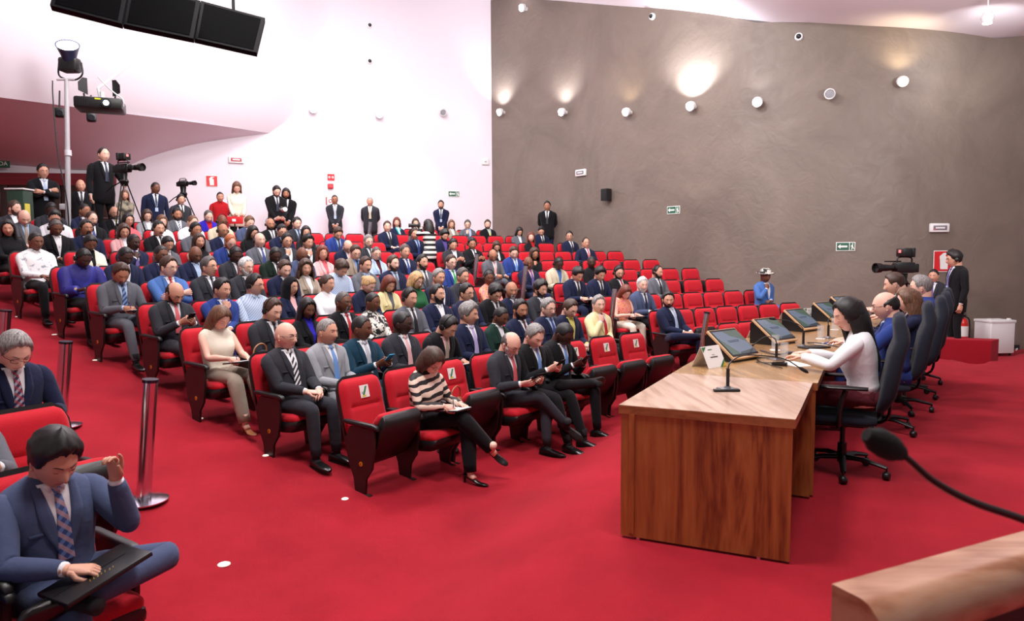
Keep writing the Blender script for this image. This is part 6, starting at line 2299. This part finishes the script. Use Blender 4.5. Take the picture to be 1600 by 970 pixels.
def lamps():
    L = [(788, 176, 'on', 'lit wall spotlight nearest the white corner', 55, 0), (885, 176, 'on', 'lit wall spotlight, second from the white corner', 34, 0), (986, 176, 'warm', 'dim warm wall spotlight, third from the white corner', 9, 0),
         (1086, 167, 'on', 'brightest wall spotlight over the middle of the brown wall', 150, 0), (1187, 161, 'on', 'small lit wall spotlight beyond the brightest one', 6, 0), (1295, 149, 'off', 'unlit wall spotlight on the brown wall', 0, 0),
         (1405, 130, 'warm', 'warm wall spotlight closest to the right corner of the brown wall'.replace('right ', ''), 16, 0), (823, 14, 'on', 'lit spotlight at the top edge of the brown wall', 30, 0),
         (487, 172, 'on', 'lit spotlight on the pale wall beside the gallery', 45, 1), (590, 180, 'on', 'bright spotlight in the middle of the pale wall', 150, 1), (690, 177, 'off', 'unlit spotlight on the pale wall', 0, 0)]
    for px, py, k, lb, g, dn in L:
        wall_lamp(px, py, k, lb, g, (1, .8, .5) if k == 'warm' else (.94, .96, 1), bool(dn))
lamps()
# lamp under the vault at the far corner
p = at_y(1543, 27, 11.6)
o = empty('vault_lamp', p); tag(o, 'white lamp hanging under the pale vault near the wall top', 'ceiling lamp')
MB().tube([Vector((0, 0, .05)), Vector((0, 0, ceil_z(p.x) - p.z))], .012, 8).build('hanger', WHITE_PL, o)
MB().lathe([(0, -.09), (.07, -.09), (.10, 0), (.06, .08), (0, .09)], (0, 0, 0), 20).build('lamp_head', WHITE_PL, o)
MB().lathe([(0, -.105), (.06, -.100), (.065, -.091), (0, -.091)], (0, 0, 0), 20).build('lamp_lens', EMW, o)
d = bpy.data.lights.new('vault_lamp_beam', 'SPOT'); d.energy = 90; d.spot_size = 2.0; d.spot_blend = .9; d.shadow_soft_size = .06
l = link(bpy.data.objects.new('vault_lamp_beam', d)); l.location = p + Vector((0, 0, -.14)); l.rotation_euler = (Vector((8.9, 13.6, 5.2)) - l.location).to_track_quat('-Z', 'Y').to_euler()

def dome(px, py, label, y=None):
    if y is None:
        p, n = wallpt(px, py)
    else:
        p, n = at_y(px, py, y), Vector((0, -1, 0))
    o = empty('dome_camera', p); tag(o, label, 'security camera', 'small dome security cameras')
    MB().lathe([(0, 0), (.075, 0), (.07, .05), (.05, .06), (0, .06)], (0, 0, 0), 20, axis=tuple(n)).build('dome_housing', WHITE_PL, o)
    MB().sphere(tuple(n * .055), .048, 16, 10).build('dark_dome', mat('smoked_dome', (30, 30, 36), .08), o)
dome(1248, 58, 'white dome camera at the top edge of the brown wall')
dome(577, 96, 'small dark dome camera high on the pale wall')
dome(577, 40, 'topmost small dome camera on the pale wall')
dome(1020, 26, 'small white camera on the pale edge above the brown wall')

def emergency_light(px, py, label, red=False):
    p, n = wallpt(px, py, .03)
    t = Vector((-n.y, n.x, 0))
    rz = math.atan2(t.y, t.x)
    o = empty('emergency_light', p, rz); tag(o, label, 'emergency light', 'emergency light boxes')
    MB().box((0, 0, 0), (.36, .07, .17), bev=.025).build('casing', WHITE_PL, o)
    for s in (1, -1):
        f = MB().box((0, s * .037, 0), (.25, .006, .085), bev=.002).box((0, s * .041, .0), (.17, .004, .03), 1).box((-.105, s * .041, -.03), (.02, .004, .02), 2)
        f.build('lamp_window', [mat('smoked_lens_red', (170, 60, 70), .3) if red else mat('smoked_lens', (118, 108, 118), .6), WHITE_PL, mat('indicator_red', (230, 60, 80), .4)], o)
emergency_light(369, 250, 'white emergency light box on the pale wall', True)
emergency_light(909, 270, 'white emergency light box above the black speaker')
emergency_light(1466, 356, 'white emergency light box above the standing camera operator')

def plate(px, py, w, h, mats, draw, name, label, cat, group=None):
    p, n = wallpt(px, py, .012)
    t = Vector((-n.y, n.x, 0)).normalized()
    if t.x < 0:
        t = -t
    # reading direction runs to the viewer's right
    o = empty(name, p)
    tag(o, label, cat, group)
    def slab(poly, mi, lift, nm='panel'):
        b = MB().slab(n * lift, t, (0, 0, 1), n, poly, .004)
        return b.build(nm, mats[mi], o, angle=30)
    draw(slab, o, t, n)
    return o
def rect(x0, y0, x1, y1):
    return [(x0, y0), (x1, y0), (x1, y1), (x0, y1)]
GREEN = mat('exit_green', (30, 92, 66), .5)
WHT = mat('sign_white', (232, 234, 232), .5)
REDS = mat('sign_red', (206, 32, 40), .5)
def exit_sign(px, py, label, s=1.0):
    def draw(slab, o, t, n):
        slab(rect(-.17 * s, -.085 * s, .17 * s, .085 * s), 0, 0, 'sign_border')
        slab(rect(-.155 * s, -.07 * s, .06 * s, .07 * s), 1, .005, 'arrow_field')
        slab([(-.14 * s, 0), (-.09 * s, -.045 * s), (-.09 * s, -.018 * s), (.03 * s, -.018 * s), (.03 * s, .018 * s), (-.09 * s, .018 * s), (-.09 * s, .045 * s)], 0, .010, 'white_arrow')
        slab(rect(.075 * s, -.07 * s, .155 * s, .07 * s), 1, .005, 'figure_field')
        slab([(.10 * s, -.06 * s), (.115 * s, -.06 * s), (.12 * s, -.02 * s), (.14 * s, -.055 * s), (.15 * s, -.045 * s), (.13 * s, 0), (.13 * s, .03 * s), (.10 * s, .03 * s), (.09 * s, 0), (.105 * s, -.01 * s)], 0, .010, 'running_figure')
        slab(rect(.112 * s, .038 * s, .130 * s, .058 * s), 0, .010, 'running_figure')
    plate(px, py, .3, .15, [WHT, GREEN], draw, 'exit_sign', label, 'sign', 'green arrow exit signs')
exit_sign(709, 303, 'green arrow sign on the pale wall')
exit_sign(1053, 328, 'green arrow sign on the brown wall above the red seats', 1.0)
exit_sign(1321, 385, 'green arrow sign on the brown wall above the desk monitors', 1.0)
def ext_sign(px, py, s, label):
    def draw(slab, o, t, n):
        slab(rect(-s, -s, s, s), 1, 0, 'sign_border')
        slab(rect(-s * .93, -s * .93, s * .93, s * .93), 0, .005, 'red_field')
        slab([(-.35 * s, -.75 * s), (.35 * s, -.75 * s), (.35 * s, .30 * s), (.12 * s, .5 * s), (.12 * s, .62 * s), (.45 * s, .70 * s), (.40 * s, .80 * s), (-.10 * s, .78 * s), (-.45 * s, .45 * s), (-.40 * s, .2 * s), (-.12 * s, .5 * s), (-.35 * s, .3 * s)], 1, .010, 'extinguisher_symbol')
    plate(px, py, 0, 0, [REDS, WHT], draw, 'extinguisher_sign', label, 'sign')
ext_sign(331, 283, .135, 'red extinguisher sign on the pale wall beside the beige sweater')
ext_sign(1474, 408, .20, 'red extinguisher sign on the brown wall behind the camera operator')
def hyd(slab, o, t, n):
    slab(rect(-.095, -.085, .095, .085), 0, 0, 'red_field')
    for x in (-.045, .045):
        slab([(x + .028 * math.cos(a), .028 * math.sin(a)) for a in np.linspace(0, 2 * math.pi, 13)[:-1]], 1, .005, 'white_ring')
        slab([(x + .014 * math.cos(a), .014 * math.sin(a)) for a in np.linspace(0, 2 * math.pi, 13)[:-1]], 0, .010, 'ring_centre')
plate(517, 277, 0, 0, [REDS, WHT], hyd, 'alarm_sign', 'small red alarm sign, upper of the two over the guard', 'sign')
def hyd2(slab, o, t, n):
    slab(rect(-.12, -.10, .12, .10), 1, 0, 'white_field')
    slab(rect(-.12, -.10, -.09, .10), 0, .005, 'red_bar'); slab(rect(.09, -.10, .12, .10), 0, .005, 'red_bar')
    slab([(.05 * math.cos(a), .05 * math.sin(a)) for a in np.linspace(0, 2 * math.pi, 17)[:-1]], 0, .005, 'red_ring')
    slab([(.03 * math.cos(a), .03 * math.sin(a)) for a in np.linspace(0, 2 * math.pi, 17)[:-1]], 1, .010, 'ring_centre')
plate(516, 314, 0, 0, [REDS, WHT], hyd2, 'hydrant_sign', 'red and white hydrant sign partly behind the guard head', 'sign')
p, n = wallpt(516, 291, .03)
o = MB().box((0, 0, 0), (.14, .08, .13), bev=.012).box((0, -.042, .0), (.07, .01, .07), 1).build('alarm_call_point', [REDS, mat('call_point_face', (190, 60, 66), .4)], loc=p, rz=math.atan2(n.y, n.x) + math.pi / 2)
tag(o, 'red alarm call point box on the pale wall', 'alarm')
p, n = wallpt(758, 253, .03)
r = empty('thermostat_box', p, math.atan2(n.y, n.x) + math.pi / 2); tag(r, 'small white box on the pale wall near the corner', 'box')
MB().box((0, 0, 0), (.20, .06, .17), bev=.012).build('casing', WHITE_PL, r); MB().box((0, -.032, .0), (.06, .006, .03), bev=.002).build('display', mat('display_grey', (150, 150, 160), .4), r)
p, n = wallpt(953, 304, .12)
r = empty('wall_speaker', p, math.atan2(n.y, n.x) + math.pi / 2); tag(r, 'small black loudspeaker tilted on the brown wall', 'loudspeaker')
MB().prism([(-.10, -.09), (.10, -.09), (.08, .09), (-.08, .09)], -.15, .13).build('cabinet', BLACK_PL, r, angle=30)
MB().box((0, -.093, -.01), (.17, .008, .25), bev=.003).build('grille', mat('speaker_grille', (26, 26, 28), .9), r)
MB().tube([(0, .08, 0), (0, .13, 0)], .02, 8).build('bracket', BLACK_MET, r)
p, n = wallpt(1583, 545, .02)
r = empty('wall_socket', p, math.atan2(n.y, n.x) + math.pi / 2); tag(r, 'black wall socket with white cable beside the white box', 'socket')
MB().box((0, 0, 0), (.20, .05, .16), bev=.008).build('socket_plate', BLACK_PL, r)
MB().tube([(0, -.03, 0), (-.02, -.10, .02), (-.10, -.12, -.06), (-.05, -.10, -.16)], .008, 6, sub=4).build('plug_cable', WHITE_PL, r)

# green exit lettering over the doors
p, n = wallpt(8, 258, .25)
t = Vector((-n.y, n.x, 0)); t = t if t.x > 0 else -t
r = empty('exit_sign', p); tag(r, 'green sign reading SAIDA over the dark doors', 'sign')
MB().slab(-t * .22 - Vector((0, 0, .09)), t, (0, 0, 1), n, rect(0, 0, .44, .18), .02).build('green_panel', GREEN, r, angle=30)
text_obj('SA\u00cdDA', .13, 'lettering', WHT, r, n * .022, t, (0, 0, 1))

# ------------------------------------------------------------------ stage side: box, extinguisher, white unit
r = MB().prism([(6.62, 11.45), (6.55, 11.05), (7.35, 10.72), (7.62, 10.95)], -.3, .26).build('carpeted_parapet', CARPET, angle=30)
tag(r, 'low red carpeted block at the stage edge before the brown wall', 'parapet')
g = at_y(1553, 530, 12.75)
r = empty('white_cooler', (g.x, g.y, terrain(g.x, g.y)), .12); tag(r, 'white box unit standing on the floor against the brown wall', 'cooler')
MB().box((0, 0, .33), (.48, .40, .56), bev=.02).build('cabinet', WHITE_PL, r)
MB().box((0, 0, .625), (.50, .42, .05), bev=.012).build('lid', WHITE_PL, r)
for i, (a, b_) in enumerate([(-.2, -.15), (.2, -.15), (-.2, .15), (.2, .15)]):
    MB().tube([(a, b_, 0), (a, b_, .06)], .02, 8).build('foot', BLACK_PL, r)
for s in (-.19, .19):
    MB().box((s, -.1, .66), (.05, .06, .03), bev=.008).build('latch', WHITE_PL, r)
def extinguisher(px, y, z0, label):
    g = at_y(px, 500, y)
    r = empty('fire_extinguisher', (g.x, g.y, z0)); tag(r, label, 'fire extinguisher')
    RED = mat('extinguisher_red', (196, 26, 24), .3)
    MB().lathe([(0, 0), (.085, 0), (.09, .02), (.09, .42), (.07, .49), (.03, .52), (0, .52)], (0, 0, 0), 24).build('cylinder', RED, r)
    MB().lathe([(.0905, .20), (.0915, .20), (.0915, .38), (.0905, .38)], (0, 0, 0), 24).build('white_label', WHT, r)
    MB().tube([(0, 0, .52), (0, 0, .56)], .018, 10).box((0, -.03, .57), (.03, .12, .02), bev=.005).box((0, -.03, .60), (.03, .12, .012), bev=.004).build('valve', BLACK_PL, r)
    MB().tube([(.02, 0, .55), (.10, -.02, .50), (.115, -.03, .3), (.11, -.03, .12)], .011, 8, sub=4).build('hose', BLACK_PL, r)
extinguisher(1504, 12.3, -.05, 'red fire extinguisher with white label behind the camera operator')
r = MB().box((0, 0, .10), (.26, .26, .20), bev=.01).build('extinguisher_stand', mat('stand_red', (170, 24, 24), .4), loc=(at_y(1504, 500, 12.3).x, 12.3, -.25)); tag(r, 'red floor stand under the fire extinguisher', 'stand')

# red board between the rows, lectern at the back
p = at_y(366, 344, 13.6)
r = empty('red_board', (p.x, p.y, p.z)); tag(r, 'red board with small white mark behind the seats', 'board')
MB().box((0, 0, 0), (.34, .02, .14), bev=.004).build('panel', REDS, r)
MB().box((0, -.012, 0), (.07, .004, .05)).build('white_mark', WHT, r)
MB().tube([(0, .02, -.06), (0, .02, terrain(p.x, p.y) - p.z)], .012, 8).build('upright', BLACK_MET, r)
p = at_y(32, 320, 12.4); gz = terrain(p.x, p.y)
r = empty('green_podium', (p.x, p.y, gz)); tag(r, 'dark green podium with pale top before the dark doors', 'podium')
h = at_y(32, 296, 12.4).z - gz
MB().box((0, 0, h / 2 - .01), (.28, .26, h - .02), bev=.006).build('podium_body', mat('podium_green', (34, 60, 46), .5), r)
MB().box((0, 0, h), (.33, .30, .025), bev=.004).build('podium_top', WHITE_PL, r)
MB().box((.15, -.05, h * .62), (.02, .12, .45), bev=.003).build('yellow_strip', mat('strip_yellow', (206, 190, 70), .5), r)

# ------------------------------------------------------------------ hanging screens
def hanging_screens():
    quads = [((303, 60), (401, 82), (414, 28), (314, 1)), ((191, 37), (302, 60), (313, 1), (203, -26)), ((78, 8), (190, 37), (202, -26), (92, -54))]
    names = ['nearest the open vault, last of the row', 'in the middle of the hanging row', 'first of the hanging row, partly out of frame']
    for (bl, br, tr, tl), wh, y in zip(quads, names, (7.9, 7.5, 7.1)):
        c = [at_y(*bl, y - .12), at_y(*br, y + .02), at_y(*tr, y + .26), at_y(*tl, y + .12)]
        o0 = sum(c, Vector()) / 4
        ux = (c[1] - c[0]).normalized()
        n = ux.cross(c[3] - c[0]).normalized()
        if n.y > 0:
            n = -n
        r = empty('hanging_screen', o0); tag(r, 'large black hanging screen, ' + wh, 'screen', 'black screens hanging from the vault')
        def quad(s, back, th, nm, mt):
            Q = [(q - o0) * s - n * back for q in c]
            V = Q + [q - n * th for q in Q]
            MB().add([list(v) for v in V], [(0, 1, 2, 3), (7, 6, 5, 4), (0, 4, 5, 1), (1, 5, 6, 2), (2, 6, 7, 3), (3, 7, 4, 0)]).build(nm, mt, r, angle=30)
        quad(1.0, .0, .07, 'screen_frame', mat('screen_frame_dark', (8, 8, 12), .6, spec=.1))
        quad(.88, -.004, .003, 'screen_panel', mat('dark_screen', (3, 3, 4), .6, spec=.02))
        top = (c[2] + c[3]) / 2 - n * .05
        MB().tube([top - o0, Vector((top.x - o0.x, top.y - o0.y, 8.8 - o0.z))], .018, 8).build('hanger', BLACK_MET, r)
hanging_screens()

# projector with barn doors below the gallery parapet
p = at_y(157, 165, 9.9)
r = empty('projector', p, .38); tag(r, 'black projector with open side flaps hanging before the gallery', 'projector')
b = MB().box((0, 0, 0), (.58, .42, .16), bev=.03)
for i in range(6):
    b.box((-.22 + i * .02, -.212, 0), (.008, .01, .10))
b.build('casing', BLACK_PL, r)
MB().lathe([(0, 0), (.055, 0), (.06, .05), (.05, .05), (.045, .03), (0, .03)], (.10, -.20, 0), 20, axis=(0, -1, 0)).build('lens_barrel', BLACK_PL, r)
MB().sphere((.10, -.235, 0), (.036, .014, .036), 14, 8).build('lens_glow', mat('projector_lens', (230, 235, 255), .2, emit=(225, 235, 255), strength=3), r)
MB().box((.0, -.214, .05), (.07, .004, .02)).build('yellow_label', mat('label_yellow', (210, 220, 40), .5), r)
for s in (-1, 1):
    MB().slab((s * .20, -.02, .16), (s * .8, -.6, 0), (0, 0, 1), (.6, .8 * s, 0), [(-.06, -.02), (.06, .02), (.06, .13), (.0, .20), (-.06, .20)], .012).tube([(s * .18, -.02, .07), (s * .19, -.02, .15)], .012, 8).build('side_flap', BLACK_PL, r, angle=30)
_g = bpy.data.objects['gallery_soffit']
bpy.context.view_layer.update()
_ok, _hit, _, _ = _g.ray_cast(p + Vector((0, 0, .3)), Vector((-.05, .85, .5)).normalized())
_hit = Matrix.Rotation(-.38, 3, 'Z') @ (_hit - p) if _ok else Vector((-.1, .04, 3))
MB().tube([(0, .05, .08), (-.03, .05, .24), tuple(_hit)], .017, 8).tube([(.02, .05, .08), (.02, .05, .20)], .03, 8).build('hanger', WHITE_PL, r)
MB().tube([(-.02, .04, .40), (.06, .0, .30), (.18, -.02, .18), (.28, -.05, .10), (.285, -.05, .0)], .010, 8, sub=4).build('white_cable', WHITE_PL, r)
for (px, py, wh) in ((93, 176, 'beside the tall light stand'), (143, 183, 'below the projector')):
    p = at_y(px, py, 12.2)
    r = empty('ceiling_speaker', p, .5); tag(r, 'small black fixture under the gallery edge, ' + wh, 'fixture', 'small black fixtures under the gallery')
    MB().box((0, 0, 0), (.15, .15, .16), bev=.03).build('housing', BLACK_PL, r)
    MB().tube([(0, -.08, -.02), (0, -.10, -.02)], .05, 14).build('lens', mat('smoked_dome', (30, 30, 36), .08), r)
    MB().tube([(0, 0, .08), (0, .3, .42)], .014, 8).build('arm', BLACK_MET, r)

# light stand with uplight
b0 = at_y(103, 336, 11.9); gz = terrain(b0.x, b0.y); t0 = at_y(104, 124, 11.9)
r = empty('light_stand', (b0.x, b0.y, gz)); tag(r, 'tall grey light stand rising behind the last rows', 'light stand')
H_ = t0.z - gz; dx = t0.x - b0.x
MB().tube([(0, 0, 0), (dx * .5, 0, H_ * .5), (dx, 0, H_)], [.042, .042, .034], 14).build('pole', mat('stand_grey', (170, 168, 172), .4), r)
MB().tube([(dx * .68, 0, H_ * .60), (dx * .68, 0, H_ * .63)], .055, 12).box((-.07 + dx * .3, 0, H_ * .33), (.12, .05, .10), bev=.01).build('clamp', mat('stand_grey2', (200, 198, 202), .4), r)
MB().tube([(.05, -.03, .1), (.06, -.04, H_ * .35), (-.05, -.04, H_ * .6), (-.09, -.03, H_ * .9), (-.10, 0, H_ - .02)], .010, 6, sub=5).build('power_cable', BLACK_PL, r)
MB().tube([(dx - .16, 0, H_), (dx + .14, 0, H_)], .022, 8).build('crossbar', mat('stand_grey2', (200, 198, 202), .4), r)
for i in range(3):
    a = i * 2.094
    MB().tube([(0, 0, .5), (math.cos(a) * .22, math.sin(a) * .22, .02)], .018, 8).build('leg', mat('stand_grey', (170, 168, 172), .4), r)
u = at_y(109, 96, 11.9)
r = empty('uplight_fixture', u); tag(r, 'black theatre lamp aimed up on top of the light stand', 'stage lamp')
ax = Vector((.30, -.62, .72)).normalized()
MB().tube([(-.18, 0, -.02), (-.19, 0, -.22), (-.05, 0, -.29), (.10, 0, -.29), (.20, 0, -.20), (.19, 0, -.02)], .014, 8, sub=4).build('yoke', BLACK_MET, r)
MB().box((0, 0, -.06), (.30, .22, .24), bev=.05).build('housing', BLACK_PL, r)
MB().lathe([(0, 0), (.10, .0), (.12, .08), (.17, .24), (.175, .25), (.155, .25), (.10, .09), (0, .09)], tuple(ax * .04), 24, axis=tuple(ax)).build('reflector', mat('lamp_shell', (44, 54, 84), .35), r)
MB().lathe([(0, .235), (.15, .235), (.15, .242), (0, .25)], tuple(ax * .04), 24, axis=tuple(ax)).build('lamp_lens', EMW, r)
d = bpy.data.lights.new('uplight_beam', 'SPOT'); d.energy = 1300; d.spot_size = 2.1; d.spot_blend = 1; d.shadow_soft_size = .15; d.color = (.93, .93, 1)
l = link(bpy.data.objects.new('uplight_beam', d)); l.location = u + ax * .36; l.rotation_euler = ax.to_track_quat('-Z', 'Y').to_euler()
